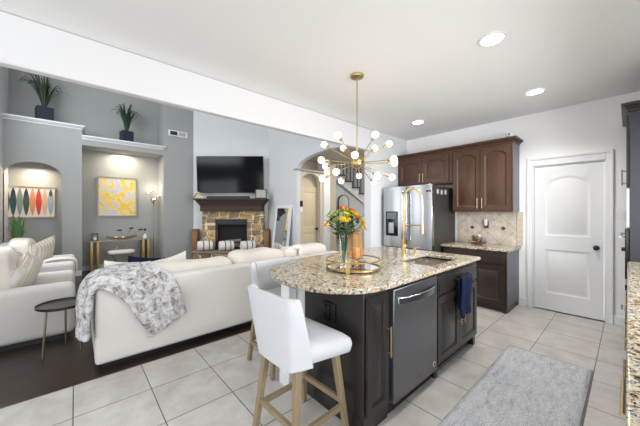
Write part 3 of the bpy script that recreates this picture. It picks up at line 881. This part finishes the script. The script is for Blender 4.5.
# ================================================================ BAR STOOLS
def make_stool():
    t = thing('bar_stool', 'x', 'bar stool', (0, 0, 0), 0, 'upholstered bar stools at the island')
    mb = MB()
    def sec(z, i):
        return [(x * (.93 + 1.35 * (y + .20)), y, z) for x, y in rrect(-.19 + i, .19 - i, -.20 + i, .205 - i, .04, 5)]
    mb.rings([sec(.53, .02), sec(.54, .006), sec(.585, 0), sec(.612, .004), sec(.632, .025), sec(.645, .07), sec(.65, .12)])
    mb.build('seat', M['fab_stool'], t, sharp=80)
    bk = MB()
    def ringat(f, inn):
        z = .52 + .395 * f
        hw = .178 + .058 * f - inn
        yo = -.212 - .022 * f + inn * .9
        yf = -.075 - .085 * f ** 1.3 - .01
        c = .03
        fl_ = .012 + .022 * (1 - f)
        pts = [(-hw - fl_, yf), (-hw - fl_ * .45, (yf + yo) / 2), (-hw, yo + c), (-hw + c * .3, yo + c * .3), (-hw + c, yo)]
        pts += [(-hw * .5, yo - .006), (0, yo - .008), (hw * .5, yo - .006)]
        pts += [(hw - c, yo), (hw - c * .3, yo + c * .3), (hw, yo + c), (hw + fl_ * .45, (yf + yo) / 2), (hw + fl_, yf)]
        return [(x - .045 * f, y, z) for x, y in pts]
    rs = [ringat(f, 0) for f in (0, .25, .5, .75, .97)] + [ringat(1.0, .010), ringat(1.0, .032), ringat(.96, .042)] + [ringat(f, .045) for f in (.7, .5, .25)] + [ringat(0, .045)]
    n, m = len(rs[0]), len(rs)
    bk.rings(rs, cap0=False, cap1=False, closed=False)
    for i in range(n - 1): bk.f.append([i, i + 1, (m - 1) * n + i + 1, (m - 1) * n + i]); bk.m.append(0)
    half = m // 2
    for e in (0, n - 1):
        idx = [k * n + e for k in range(m)]
        for k in range(half - 1):
            bk.f.append([idx[k], idx[k + 1], idx[m - 2 - k], idx[m - 1 - k]]); bk.m.append(0)
    bk.build('backrest', M['fab_stool'], t, sharp=50)
    def leg(sx, sy):
        a, b, w = (sx * .15, sy * .15), (sx * .205, sy * .205), .016
        return MB().hexa([(b[0] - w, b[1] - w, 0), (b[0] + w, b[1] - w, 0), (b[0] + w, b[1] + w, 0), (b[0] - w, b[1] + w, 0)],
                         [(a[0] - w - .005, a[1] - w - .005, .54), (a[0] + w + .005, a[1] - w - .005, .54), (a[0] + w + .005, a[1] + w + .005, .54), (a[0] - w - .005, a[1] + w + .005, .54)])
    for sx, sy in ((-1, -1), (1, -1), (1, 1), (-1, 1)): leg(sx, sy).build('leg', M['champ'], t, bevel=.003)
    def at(sx, sy, z): k = 1 - z / .54; return Vector((sx * (.15 + .055 * k), sy * (.15 + .055 * k), z))
    for a, b, z in (((-1, -1), (1, -1), .20), ((-1, 1), (1, 1), .20), ((-1, -1), (-1, 1), .17), ((1, -1), (1, 1), .17)):
        p, q = at(*a, z), at(*b, z); w = .011; h = .016
        if a[1] == b[1]: off = Vector((0, w, 0))
        else: off = Vector((w, 0, 0))
        up = Vector((0, 0, h))
        MB().hexa([p - off - up, q - off - up, q + off - up, p + off - up], [p - off + up, q - off + up, q + off + up, p + off + up]).build('stretcher', M['champ'], t)
    return t

st1 = make_stool()
st1.location = (1.068, 1.382, 0); st1.rotation_euler = (0, 0, R(-88))
st1['label'] = 'pale grey upholstered bar stool nearest the viewer, at the rounded island end'
st2 = copy_tree(st1)
st2.location = (1.43, 2.17, 0); st2.rotation_euler = (0, 0, R(180))
st2['label'] = 'pale bar stool half hidden behind the nearest stool, on the sofa side of the island'

# ================================================================ THINGS ON THE ISLAND
tr_ = thing('tray', 'round gold two-tier gallery tray with mirrored bottom on the island', 'tray', (1.735, 1.532, .918))
def oring(mb, r, z, t=.008, h=.012):
    mb.lathe([(r - t, z), (r, z), (r, z + h), (r - t, z + h), (r - t, z)], n=40, cap0=False, cap1=False)
mb = MB(); oring(mb, .225, .012, .006, .013); mb.build('lower_ring', M['dgold'], tr_)
mb = MB(); oring(mb, .225, .077, .006, .009); mb.build('upper_ring', M['dgold'], tr_)
MB().lathe([(.001, .012), (.219, .012), (.219, .016), (.001, .016)], n=40).build('mirror_base', M['mirror'], tr_)
for k in range(4):
    a = R(32 + 90 * k)
    c, s = math.cos(a), math.sin(a)
    MB().hexa([(.227 * c - .014 * s, .227 * s + .014 * c, 0), (.227 * c + .014 * s, .227 * s - .014 * c, 0), (.233 * c + .014 * s, .233 * s - .014 * c, 0), (.233 * c - .014 * s, .233 * s + .014 * c, 0)],
              [(.227 * c - .014 * s, .227 * s + .014 * c, .09), (.227 * c + .014 * s, .227 * s - .014 * c, .09), (.233 * c + .014 * s, .233 * s - .014 * c, .09), (.233 * c - .014 * s, .233 * s + .014 * c, .09)]).build('post', M['gold'], tr_)
VX, VY = 1.70, 1.60
va = thing('vase', 'clear glass vase of yellow and green flowers on the gold tray', 'vase', (VX, VY, .935))
MB().lathe([(.036, 0), (.038, .01), (.034, .08), (.036, .2), (.046, .27), (.043, .27), (.033, .2), (.031, .08), (.034, .014), (.001, .012)], n=24, cap0=True, cap1=True).build('glass_body', M['glass'], va)
rr = random.Random(11)
def flower(kind, hx, hy, hz):
    nm = {'yellow': 'yellow daisy bloom on a green stem in the glass vase', 'lime': 'lime green button bloom in the glass vase', 'orange': 'orange bloom at the top of the glass vase bouquet'}[kind]
    t = thing('flower', nm, 'flower', (VX, VY, .955), 0, kind + ' blooms in the vase')
    b = Vector((rr.uniform(-.015, .015), rr.uniform(-.015, .015), 0)); h = Vector((hx * .92, hy * .92, hz))
    m_ = Vector((hx * .25, hy * .25, .24))
    MB().tube(cr([b, m_, h], 5), .0028, 6).build('stem', M['leaf'], t)
    mb = MB()
    d = Vector((hx, hy, .12)).normalized()
    u = d.cross(Vector((0, 0, 1))).normalized() if d.z < .99 else Vector((1, 0, 0)); w = d.cross(u)
    R_ = {'yellow': .054, 'lime': .042, 'orange': .046}[kind]
    for ring, (cnt, rad, tilt) in enumerate(((12, R_, .25), (9, R_ * .7, .55), (6, R_ * .4, .9))):
        for k in range(cnt):
            a = 2 * PI * (k + ring * .4) / cnt
            e = u * math.cos(a) + w * math.sin(a); s_ = d.cross(e)
            tip = h + e * rad + d * rad * tilt; mid = h + e * rad * .55 + d * rad * (tilt * .8 + .05)
            mb.add([h, mid + s_ * rad * .26, tip, mid - s_ * rad * .26], [(0, 1, 2, 3)])
    mb.sphere(h + d * .004, R_ * .3, n=8)
    mb.build('bloom', M[kind], t)
    lf = MB()
    for k in range(8):
        z = .24 + .02 * k; a = rr.uniform(0, 6.28); c = Vector((hx * z * 2.0, hy * z * 2.0, z)); e = Vector((math.cos(a), math.sin(a), .35))
        s_ = Vector((-math.sin(a), math.cos(a), 0)) * .016
        lf.add([c, c + e * .04 + s_, c + e * .09, c + e * .04 - s_], [(0, 1, 2, 3)])
    lf.build('leaves', M['leaf'], t)
fl = [('yellow', -.125, .09, .33), ('lime', -.075, .07, .40), ('lime', -.03, .06, .43), ('yellow', -.05, -.06, .37), ('lime', -.09, .0, .37), ('orange', .02, .03, .47), ('orange', .07, -.03, .44),
      ('yellow', .10, -.06, .40), ('yellow', .115, -.10, .36), ('yellow', .05, -.075, .41), ('lime', -.02, -.05, .41), ('yellow', .13, -.11, .31), ('orange', .05, .06, .45), ('lime', -.10, .08, .42), ('lime', .0, .0, .44), ('yellow', .075, .0, .42)]
for f in fl: flower(*f)
hu = thing('candle_holder', 'amber glass hurricane candle holder behind the flower vase', 'candle holder', (1.85, 1.60, .935))
MB().lathe([(.04, 0), (.04, .006), (.015, .012), (.016, .03), (.05, .045), (.066, .08), (.064, .12), (.056, .19), (.060, .29), (.057, .29), (.053, .19), (.060, .12), (.062, .08), (.046, .05), (.001, .042)], n=28).build('shade', M['amber'], hu)
MB().lathe([(.034, .052), (.034, .14), (.001, .141)], n=16).build('candle', mat('wax', (240, 208, 160), .5), hu)

# ================================================================ LIVING ROOM
def pillow_mesh(mb, w, h, t, n=12):
    """cushion lying in local x,z, thick in y"""
    def side(sg):
        def fn(u, v):
            a, b = u * 2 - 1, v * 2 - 1
            k = max(0, (1 - a ** 4) * (1 - b ** 4)) ** .55
            px = a * (1 - .09 * (1 - b * b)); pz = b * (1 - .09 * (1 - a * a))
            return (px * w / 2, sg * (t / 2) * k + .002 * sg, pz * h / 2 + h / 2)
        return fn
    mb.grid(side(-1), n, n); mb.grid(side(1), n, n)
    return mb


def pillow(lab, m, loc, w, h, t, rz, tilt, roll=0, group=None, name='throw_pillow'):
    o = pillow_mesh(MB(), w, h, t).build(name, m, sharp=60)
    o.location = loc; o.rotation_euler = (tilt, roll, rz)
    return tag(o, lab, 'pillow', group)


# sofa with its back to the kitchen
sf = thing('sofa', 'long cream sofa with its back to the kitchen beside the island', 'sofa', (0, 3.07, 0))
MB().box(.13, 3.2, 0, .18, .045, .755).build('back_frame', M['fab_grey'], sf, bevel=.03, seg=3)
MB().box(.16, 3.17, .02, .94, .05, .30).build('base', M['fab_grey'], sf, bevel=.02)
MB().box(.18, 3.15, .05, .90, 0, .05).build('plinth', M['black'], sf)
for x0, x1 in ((.13, .36), (2.97, 3.2)): MB().box(x0, x1, .16, .95, .045, .62).build('arm', M['fab_grey'], sf, bevel=.05, seg=4)
for x0, x1 in ((.365, 1.23), (1.235, 2.10), (2.105, 2.965)):
    MB().sphere(((x0 + x1) / 2, .59, .39), (x1 - x0) / 2, .36, .11, 32, .35, .01).build('seat_cushion', M['fab'], sf, sharp=80)
for i, (x0, x1, zt) in enumerate(((.30, 1.47, .845), (1.475, 2.25, .885), (2.255, 3.06, .885))):
    MB().sphere(((x0 + x1) / 2, .29 + .01 * i, (zt + .45) / 2), (x1 - x0) / 2, .13, (zt - .45) / 2, 36, .42, .035, i).build('back_cushion', M['fab'], sf, sharp=80)
# pillows resting on the sofa
pillow('white pillow with its corner peeking over the sofa beside the fur throw', M['pillow'], (.36, 3.62, .47), .42, .42, .14, R(5), R(14), R(8), 'white sofa pillows')
pillow('white pillow peeking over the sofa back, right of the blue pillow', M['pillow'], (.66, 3.86, .47), .38, .36, .14, R(-8), R(18), R(-6), 'white sofa pillows')
pillow('blue pillow peeking over the sofa between two white pillows', M['navy'], (.60, 4.02, .47), .40, .38, .12, R(4), R(10), R(10))
pillow('white pillow with a pointed corner on the sofa, in front of the fireplace', M['pillow'], (.96, 3.88, .47), .40, .40, .14, R(4), R(14), R(-14), 'white sofa pillows')
kp = thing('knot_throw', 'small white knotted scarf draped over the sofa cushions behind the worktop end', 'scarf', (2.45, 3.30, .84))
MB().sphere((0, -.03, .03), .09, .06, .04, 14, lump=.02).sphere((.03, -.085, -.03), .035, .03, .085, 12, lump=.015).build('cloth', M['pillow'], kp)

# fur throw
e1 = cr([(.09, 3.03, .30), (.10, 3.03, .52), (.15, 3.035, .72), (.31, 3.025, .62), (.43, 3.025, .43), (.54, 3.02, .20)], 8)
e2 = cr([(.03, 3.22, .29), (.035, 3.24, .54), (.09, 3.20, .78), (.38, 3.10, .79), (.57, 3.025, .55), (.67, 3.015, .27)], 8)
e3 = cr([(.05, 3.44, .33), (.05, 3.46, .60), (.15, 3.42, .80), (.45, 3.30, .87), (.72, 3.06, .77), (.86, 3.02, .37)], 8)
def thr(u, v):
    i = u * (len(e1) - 1); k = min(int(i), len(e1) - 2); f = i - k
    a, b, c = [e[k].lerp(e[k + 1], f) for e in (e1, e2, e3)]
    p = a * (1 - v) * (1 - 2 * v) + b * 4 * v * (1 - v) + c * v * (2 * v - 1)
    nn = noise.noise(Vector((u * 7, v * 5, 1))) * .022 + noise.noise(Vector((u * 22, v * 14, 4))) * .010
    d = Vector((-.3, -.85, .35)).normalized()
    return p + d * (nn + .015 + .012 * math.sin(v * 16 + u * 3))
tag(MB().grid(thr, 90, 48).build('fur_throw', M['fur'], solid=.035, sharp=180), 'grey and white faux fur throw draped over the left end of the sofa', 'throw')

# armchairs by the left wall, facing into the room
def armchair(name, lab, y0, w=.98):
    t = thing(name, lab, 'armchair', (-.93, y0, 0), 0, 'cream armchairs')
    for a, b in ((0, .22), (w - .22, w)): MB().box(.04, .93, a, b, .05, .60).build('arm', M['fab_grey'], t, bevel=.06, seg=4)
    MB().box(.0, .26, .03, w - .03, .06, .88).build('back_frame', M['fab_grey'], t, bevel=.06, seg=4)
    MB().box(.05, .90, .2, w - .2, .05, .32).build('base', M['fab_grey'], t, bevel=.02)
    MB().box(.07, .88, .04, w - .04, 0, .05).build('plinth', M['black'], t)
    MB().sphere((.58, w / 2, .39), .36, (w - .45) / 2, .10, 28, .35, .01).build('seat_cushion', M['fab'], t, sharp=80)
    MB().sphere((.30, w / 2, .70), .14, (w - .40) / 2, .27, 28, .45, .04).build('back_cushion', M['fab'], t, sharp=80)
    return t
armchair('armchair', 'cream armchair nearest the viewer, beside the black side table', 4.10, 1.04)
armchair('armchair', 'cream armchair farther back, in front of the arched wall niche', 5.92, 1.10)
pillow('beige striped pillow on the nearer armchair', M['stripe'], (-.50, 4.70, .47), .46, .44, .15, R(78), R(16), R(14), 'striped armchair pillows')
pillow('small cream pillow on the nearer armchair at the left edge', M['pillow'], (-.60, 4.52, .47), .38, .34, .14, R(80), R(28), 0)
pillow('beige striped pillow on the farther armchair', M['stripe'], (-.44, 6.45, .48), .50, .50, .16, R(60), R(16), R(-14), 'striped armchair pillows')
def thr2(u, v):
    path = cr([(-.10, 0, .30), (-.02, 0, .40), (-.03, 0, .57), (-.15, 0, .615), (-.33, 0, .61), (-.45, 0, .56)], 8)
    i = u * (len(path) - 1); k = min(int(i), len(path) - 2); p = path[k].lerp(path[k + 1], i - k)
    return (p.x + .035, 6.02 + .26 * v + .02 * math.sin(u * 6), p.z + .012 * math.sin(v * 18) + .018)
tag(MB().grid(thr2, 30, 20).build('throw', M['pillow'], solid=.02, sharp=180), 'cream throw hanging over the arm of the farther armchair', 'throw')

# round side table
tb_ = thing('side_table', 'small round black side table with thin gold legs beside the sofa', 'side table', (-.085, 3.76, 0))
MB().lathe([(.001, .455), (.19, .455), (.203, .462), (.205, .485), (.199, .485), (.195, .472), (.001, .472)], n=36).build('top', M['black'], tb_)
for a in (205, 325, 85):
    c, s = math.cos(R(a)), math.sin(R(a))
    MB().tube([(.13 * c, .13 * s, .455), (.16 * c, .16 * s, 0)], .009, 8).build('leg', M['champ_metal'], tb_)

# fireplace in the diagonal corner
fp = thing('fireplace', 'stone corner fireplace with dark wood mantel shelf', 'fireplace', (0, 0, 0), YAW)
xl, xr, yf = -3.12, -1.50, 7.28
ol, orr, oz0, oz1 = -2.775, -1.93, .40, 1.20
mb = MB()
mb.box(xl, ol, yf, 7.48, 0, 1.41).box(orr, xr, yf, 7.48, 0, 1.41).box(ol, orr, yf, 7.48, oz1, 1.41).box(ol, orr, yf, 7.48, 0, oz0)
mb.build('surround', M['stone'], fp)
fb = MB().box(ol, orr, yf + .16, 7.475, oz0, oz1).build('firebox', mat('soot', (34, 32, 31), .9), fp)
MB().box(ol, orr, yf + .0, yf + .02, oz1 - .14, oz1).box(ol, ol + .03, yf, yf + .02, oz0, oz1).box(orr - .03, orr, yf, yf + .02, oz0, oz1).build('firebox_frame', M['black'], fp)
lg = MB()
for k, (px_, pz_, an) in enumerate(((-2.38, .47, .2), (-2.25, .52, -.25), (-2.32, .6, .1))):
    lg.tube([(px_ - .2, yf + .06, pz_ - .05 * an), (px_ + .2, yf + .10, pz_ + .3 * an)], [.05, .045], 10)
lg.build('logs', mat('ash_log', (128, 116, 104), .9, bump=.6, bscale=18), fp)
hearth = MB().box(xl - .05, xr + .05, 6.86, yf, 0, .36).build('hearth', M['stone'], fp)
MB().box(xl - .08, xr + .08, 6.82, yf, .36, .405).build('hearth_slab', mat('hearth_stone', (138, 130, 116), .8, bump=.4, bscale=14), fp, bevel=.01)
mb = MB()
mb.box(-3.13, -1.51, 7.16, 7.48, 1.41, 1.55)
for i in range(5):
    o = .01 + .020 * i
    mb.box(-3.13 - o, -1.51 + o, 7.16 - o, 7.48, 1.55 + .03 * i, 1.58 + .03 * i)
mb.box(-3.255, -1.385, 7.02, 7.48, 1.70, 1.74)
mb.build('mantel', M['mantel'], fp, bevel=.006)
# television and soundbar
tv = thing('television', 'large black flat-screen television above the mantel', 'television', (*W(-2.40, 7.33)[:2], 2.375), YAW)
tv.rotation_euler = (R(4), 0, YAW)
MB().box(-.89, .89, .0, .05, -.475, .50).build('frame', M['black'], tv, bevel=.006)
MB().box(-.88, .88, -.004, .0, -.46, .49).build('screen', mat('screen_glass', (9, 10, 12), .12, spec=.22), tv)
MB().box(-.3, .3, .05, .13, -.2, .2).build('wall_mount', M['iron'], tv)
sb = thing('soundbar', 'long black soundbar on the mantel below the television', 'soundbar', (*W(-2.38, 7.14)[:2], 1.742), YAW)
MB().box(-.55, .55, -.05, .05, 0, .06).build('body', M['black'], sb, bevel=.01)
MB().box(-.54, .54, -.053, -.05, .008, .052).build('grille', M['iron'], sb)
mf = thing('picture_frame', 'small dark framed picture standing at the right end of the mantel', 'picture frame', (*W(-1.53, 7.14)[:2], 1.742), YAW)
MB().box(-.15, .15, -.01, .01, 0, .24).build('frame', M['iron'], mf, bevel=.004)
MB().box(-.13, .13, -.014, -.01, .02, .22).build('print', stripes('print_paper', (206, 204, 196), (150, 146, 132), 9), mf)
md = thing('sculpture', 'small white and gold sculpture at the left end of the mantel', 'ornament', (*W(-3.13, 7.12)[:2], 1.742), YAW)
MB().prism([(-.13, 0), (.16, 0), (.14, .05), (-.02, .17), (-.07, .17)], -.03, .03, 'y').build('block', mat('ivory', (206, 196, 176), .6), md, bevel=.01)
MB().tube([(-.13, -.04, .01), (-.05, -.04, .14), (.12, -.04, .07)], .012, 8).build('band', M['dgold'], md)
# rolled white blankets on the hearth
for k, (s, lab) in enumerate(((-2.93, 'white rolled bolster with dark straps, leftmost of three on the hearth'), (-2.385, 'white rolled bolster with dark straps, middle of three on the hearth'), (-1.84, 'white rolled bolster with dark straps, rightmost of three on the hearth'))):
    b = thing('bolster', lab, 'bolster', (*W(s, 7.0)[:2], .407), YAW + R(28), 'white bolsters on the hearth')
    pr = [(.001, -.18), (.09, -.18), (.118, -.165), (.125, -.1), (.125, .1), (.118, .165), (.09, .18), (.001, .18)]
    rs = [[(z, r * math.cos(2 * PI * q / 20), .127 + r * math.sin(2 * PI * q / 20)) for q in range(20)] for r, z in pr]
    MB().rings(rs).build('roll', M['pillow'], b, sharp=50)
    for z in (-.04, .09):
        rs = [[(z + dz, r * math.cos(2 * PI * q / 20), .127 + r * math.sin(2 * PI * q / 20)) for q in range(20)] for r, dz in ((.1255, -.010), (.1285, -.010), (.1285, .010), (.1255, .010))]
        MB().rings(rs, cap0=False, cap1=False).build('strap', M['iron'], b)
# tall wooden boxes either side of the fireplace
for s, lab in ((-3.335, 'tall narrow brown wooden box left of the fireplace'), (-1.425, 'tall narrow brown wooden box right of the fireplace, beside the mirror')):
    b = thing('wooden_box', lab, 'wooden box', (*W(s, 7.37)[:2], 0), YAW, 'wooden boxes beside the fireplace')
    MB().box(-.075, .075, -.075, .085, 0, .93).build('case', M['plank'], b, bevel=.006)
    MB().box(-.06, .06, -.081, -.075, .05, .88).build('front_panel', wood('front_veneer', (136, 98, 60), (160, 118, 74), .5, (8, 8, 2)), b)
# leaning mirror
mi = thing('floor_mirror', 'white framed floor mirror leaning on the wall right of the fireplace', 'mirror', (3.70, 5.70, .003), -PI / 2)
mi.rotation_euler = (R(-7), 0, R(-90) + R(4))
mb = MB()
for x0, x1, z0, z1 in ((-.31, -.25, 0, 1.56), (.25, .31, 0, 1.56), (-.25, .25, 0, .07), (-.25, .25, 1.49, 1.56)): mb.box(x0, x1, -.02, .02, z0, z1)
mb.build('frame', M['trim'], mi, bevel=.004)
MB().box(-.25, .25, -.008, .008, .07, 1.49).build('glass', M['mirror'], mi)
# wall vent
vt = thing('wall_vent', 'white wall vent high on the grey wall beside the television', 'vent', (2.04, 7.945, 3.46))
MB().box(-.23, .23, -.012, .004, -.075, .075).build('frame', M['white'], vt, bevel=.004)
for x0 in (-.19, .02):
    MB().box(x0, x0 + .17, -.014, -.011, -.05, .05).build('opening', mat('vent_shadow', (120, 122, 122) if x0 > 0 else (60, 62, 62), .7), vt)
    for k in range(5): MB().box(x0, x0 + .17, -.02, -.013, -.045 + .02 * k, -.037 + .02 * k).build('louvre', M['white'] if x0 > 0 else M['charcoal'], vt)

# plants on the high ledges
def spiky(name, lab, loc, pot, blades, L, m, seed, spread=.45, grp=None):
    t = thing(name, lab, 'plant', loc, R(12), grp)
    w, h = pot
    if w:
        mb = MB().box(-w / 2, w / 2, -w / 2, w / 2, 0, h); mb.build('pot', M['navypot'], t, bevel=.006)
        MB().box(-w / 2 + .02, w / 2 - .02, -w / 2 + .02, w / 2 - .02, h, h + .006).build('soil', M['black'], t)
    r = random.Random(seed)
    for k in range(blades):
        a = 2 * PI * k / blades + r.uniform(-.3, .3); ln = L * r.uniform(.65, 1.0); sp = spread * r.uniform(.25, 1.0)
        e = Vector((math.cos(a), math.sin(a), 0)); s_ = Vector((-math.sin(a), math.cos(a), 0))
        pts = cr([Vector((0, 0, h)) + e * .02, Vector((0, 0, h + ln * .5)) + e * sp * .3, Vector((0, 0, h + ln * (1 - sp * .25))) + e * sp * .75, Vector((0, 0, h + ln * (1 - sp * .6))) + e * sp * 1.05], 4)
        mb = MB(); n = len(pts) - 1
        vs = []
        for i, p in enumerate(pts):
            wd = .016 * (1 - (i / n) ** 1.6) * (L / .6) ** .5 + .001
            vs += [p - s_ * wd, p + s_ * wd + Vector((0, 0, .004))]
        mb.add(vs, [(2 * i, 2 * i + 1, 2 * i + 3, 2 * i + 2) for i in range(n)])
        mb.build('leaf', m, t, solid=.003)
    return t
spiky('potted_plant', 'spiky potted plant in a navy cube pot on the upper left ledge', (-.48, 8.15, 3.272), (.25, .30), 40, .66, M['leaf_dark'], 2, .38, 'spiky plants on the ledges')
spiky('potted_plant', 'spiky potted plant in a navy cube pot on the lower right ledge', (.94, 8.15, 3.072), (.23, .28), 40, .66, M['leaf_dark'], 5, .38, 'spiky plants on the ledges')
gp = spiky('grass_plant', 'tall green grass plant standing in front of the arched niche behind the armchair', (-.80, 7.50, 0), (.22, .5), 44, .82, M['leaf_light'], 9, .17)
spiky('small_plant', 'small bushy green plant between the two armchairs', (-.70, 5.55, 0), (.2, .45), 40, .42, M['leaf'], 12, .2)

# art
fa_ = thing('feather_painting', 'framed painting of coloured upright leaf shapes in the arched niche', 'painting', (-.80, 8.535, 1.27))
mb = MB()
for x0, x1, z0, z1 in ((-.47, -.45, 0, .68), (.45, .47, 0, .68), (-.45, .45, 0, .02), (-.45, .45, .66, .68)): mb.box(x0, x1, -.03, .012, z0, z1)
mb.build('frame', mat('pale_frame', (186, 176, 160), .5), fa_)
cols = [(60, 76, 90), (38, 52, 70), (48, 80, 84), (128, 146, 138), (62, 84, 72), (216, 142, 104), (206, 66, 48), (216, 172, 148), (152, 172, 178)]
mb = MB(); mb.box(-.45, .45, -.006, .010, .02, .66)
for k, c in enumerate(cols):
    mb.mi = k + 1
    cx_ = -.395 + .84 * (k + .5) / 9
    pts = [(cx_ + .0465 * math.sin(PI * t) ** .8, .035 + .61 * t) for t in [i / 10 for i in range(11)]] + [(cx_ - .0465 * math.sin(PI * t) ** .8, .035 + .61 * t) for t in [i / 10 for i in range(9, 0, -1)]]
    mb.prism(pts, -.009, -.006, 'y')
    if k in (2, 4, 8):
        mb.mi = 2 if k != 8 else 5
        pts = [(cx_ + .03 * math.sin(PI * t), .45 + .16 * t) for t in [i / 6 for i in range(7)]] + [(cx_ - .03 * math.sin(PI * t), .45 + .16 * t) for t in [i / 6 for i in range(5, 0, -1)]]
        mb.prism(pts, -.011, -.009, 'y')
mb.build('canvas', [mat('canvas_white', (222, 216, 206), .8)] + [mat('leaf_paint', c, .7, bump=.2, bscale=30) for c in cols], fa_)
ya_ = thing('abstract_painting', 'square yellow and grey abstract painting above the console table', 'painting', (.80, 8.535, 1.28))
mb = MB()
for x0, x1, z0, z1 in ((-.40, -.375, 0, .98), (.375, .40, 0, .98), (-.375, .375, 0, .025), (-.375, .375, .955, .98)): mb.box(x0, x1, -.04, .012, z0, z1)
mb.build('frame', mat('silver_frame', (140, 132, 120), .4, .4), ya_)
MB().box(-.375, .375, -.025, .010, .025, .955).build('canvas', M['art'], ya_)

# console table with its things
ct = thing('console_table', 'gold console table with glass top below the yellow painting', 'console table', (.84, 8.28, 0))
MB().box(-.60, .60, -.17, .17, .695, .715).build('top', mat('smoked_mirror', (196, 190, 178), .08, .6), ct, bevel=.003)
for x0 in (-.58, .42):
    MB().box(x0, x0 + .05, -.15, .15, 0, .694).box(x0 + .11, x0 + .16, -.15, .15, 0, .694).build('leg', M['dgold'], ct, bevel=.003)
bs = thing('bench_stool', 'small gold stool with a white cushion under the console table', 'stool', (.84, 8.16, 0))
MB().sphere((0, 0, .43), .27, .16, .05, 24, .5).build('cushion', M['pillow'], bs, sharp=80)
for x0 in (-.22, .22):
    MB().tube(cr([(x0, -.12, 0), (x0 * .5, 0, .2), (x0, .12, .39)], 5), .012, 8).build('leg', M['gold'], bs)
    MB().tube(cr([(x0, .12, 0), (x0 * .5, 0, .2), (x0, -.12, .39)], 5), .012, 8).build('leg', M['gold'], bs)
MB().tube([(-.13, .12, .38), (-.05, .14, .60), (.05, .14, .60), (.13, .12, .38)], .01, 8).build('low_back', M['gold'], bs)
cb_ = thing('candle_box', 'small black lantern box at the left end of the console table', 'lantern', (.345, 8.26, .717))
mb = MB()
for x0, y0 in ((-.06, -.06), (.045, -.06), (-.06, .045), (.045, .045)): mb.box(x0, x0 + .015, y0, y0 + .015, 0, .17)
mb.box(-.06, .06, -.06, .06, 0, .015).box(-.06, .06, -.06, .06, .155, .17)
mb.build('frame', M['black'], cb_)
MB().lathe([(.03, .015), (.03, .09), (.001, .091)], n=14).build('candle', M['white'], cb_)
bt = thing('boat_tray', 'long brown boat-shaped tray with small leaves on the console table', 'tray', (.86, 8.24, .717))
rs = []
for i in range(13):
    t = i / 12 * 2 - 1; w = .08 * (1 - abs(t) ** 3) + .004; z = .012 + .055 * t * t
    rs.append([(t * .30, -w, z + .035), (t * .30, -w * .6, z), (t * .30, w * .6, z), (t * .30, w, z + .035)])
MB().rings(rs, False, False, False).build('tray_body', M['plank'], bt, solid=.008)
for k, a in enumerate((-.25, .3, .75)):
    p = Vector((.05 + .02 * k, 0, .03)); q = p + Vector((a * .4, 0, .20 + .04 * (k % 2)))
    MB().tube([p, q], .004, 6).build('stem', M['leaf_dark'], bt)
    MB().sphere(q, .055, .012, .022, 10).build('leaf', M['leaf_dark'], bt)
for k, xx in enumerate((-.12, -.05, .02)): MB().sphere((xx, -.01, .055), .03, n=10).build('ball', M['champ'] if k % 2 else M['pillow'], bt)
sv = thing('bud_vase', 'small white bud vase with a sprig at the right end of the console table', 'vase', (1.34, 8.24, .717))
MB().lathe([(.03, 0), (.045, .03), (.04, .07), (.018, .10), (.02, .12)], n=16).build('body', M['white'], sv)
MB().tube([(0, 0, .11), (.01, 0, .26)], .003, 6).sphere((0, 0, .22), .03, .01, .03, 8).build('sprig', M['leaf_dark'], sv)

# floor lamp with flower heads
fl_ = thing('floor_lamp', 'slim gold floor lamp with flower-shaped glowing heads beside the console table', 'floor lamp', (1.555, 8.36, 0))
MB().lathe([(.12, 0), (.12, .015), (.02, .025)], n=24).build('base', M['dgold'], fl_)
MB().tube([(0, 0, .02), (0, 0, 1.60)], .011, 8).build('pole', M['dgold'], fl_)
for k, (dx_, dy_, dz_) in enumerate(((-.13, -.03, 1.86), (-.05, .05, 1.93), (.09, -.04, 1.80), (.03, .03, 1.72), (-.02, -.08, 1.70))):
    MB().tube(cr([(0, 0, 1.55), (dx_ * .4, dy_ * .4, (1.6 + dz_) / 2), (dx_, dy_, dz_)], 5), .006, 6).build('branch', M['dgold'], fl_)
    MB().lathe([(.012, -.02), (.05, .0), (.056, .012), (.045, .006), (.01, -.01)], (dx_, dy_, dz_), 12).build('petal_cup', M['dgold'], fl_)
    MB().sphere((dx_, dy_, dz_ + .018), .016, n=10).build('bulb', M['led'], fl_)
pl = bpy.data.lights.new('lamp_glow', 'POINT'); pl.energy = 3.5; pl.color = (1, .86, .66); pl.shadow_soft_size = .12
o = bpy.data.objects.new('glow', pl); COL.objects.link(o); o.parent = fl_; o.location = (-.02, -.02, 2.0)
# recessed lamps in the tops of the two niches
for nm, loc, e, sz in (('niche_lamp', (-.62, 8.30, 2.335), 7, .3), ('niche_lamp', (.9, 8.28, 2.83), 11, .5)):
    l = bpy.data.lights.new(nm, 'AREA'); l.shape = 'DISK'; l.size = sz; l.energy = e; l.color = (1, .84, .64)
    o = bpy.data.objects.new(nm, l); COL.objects.link(o); o.location = loc
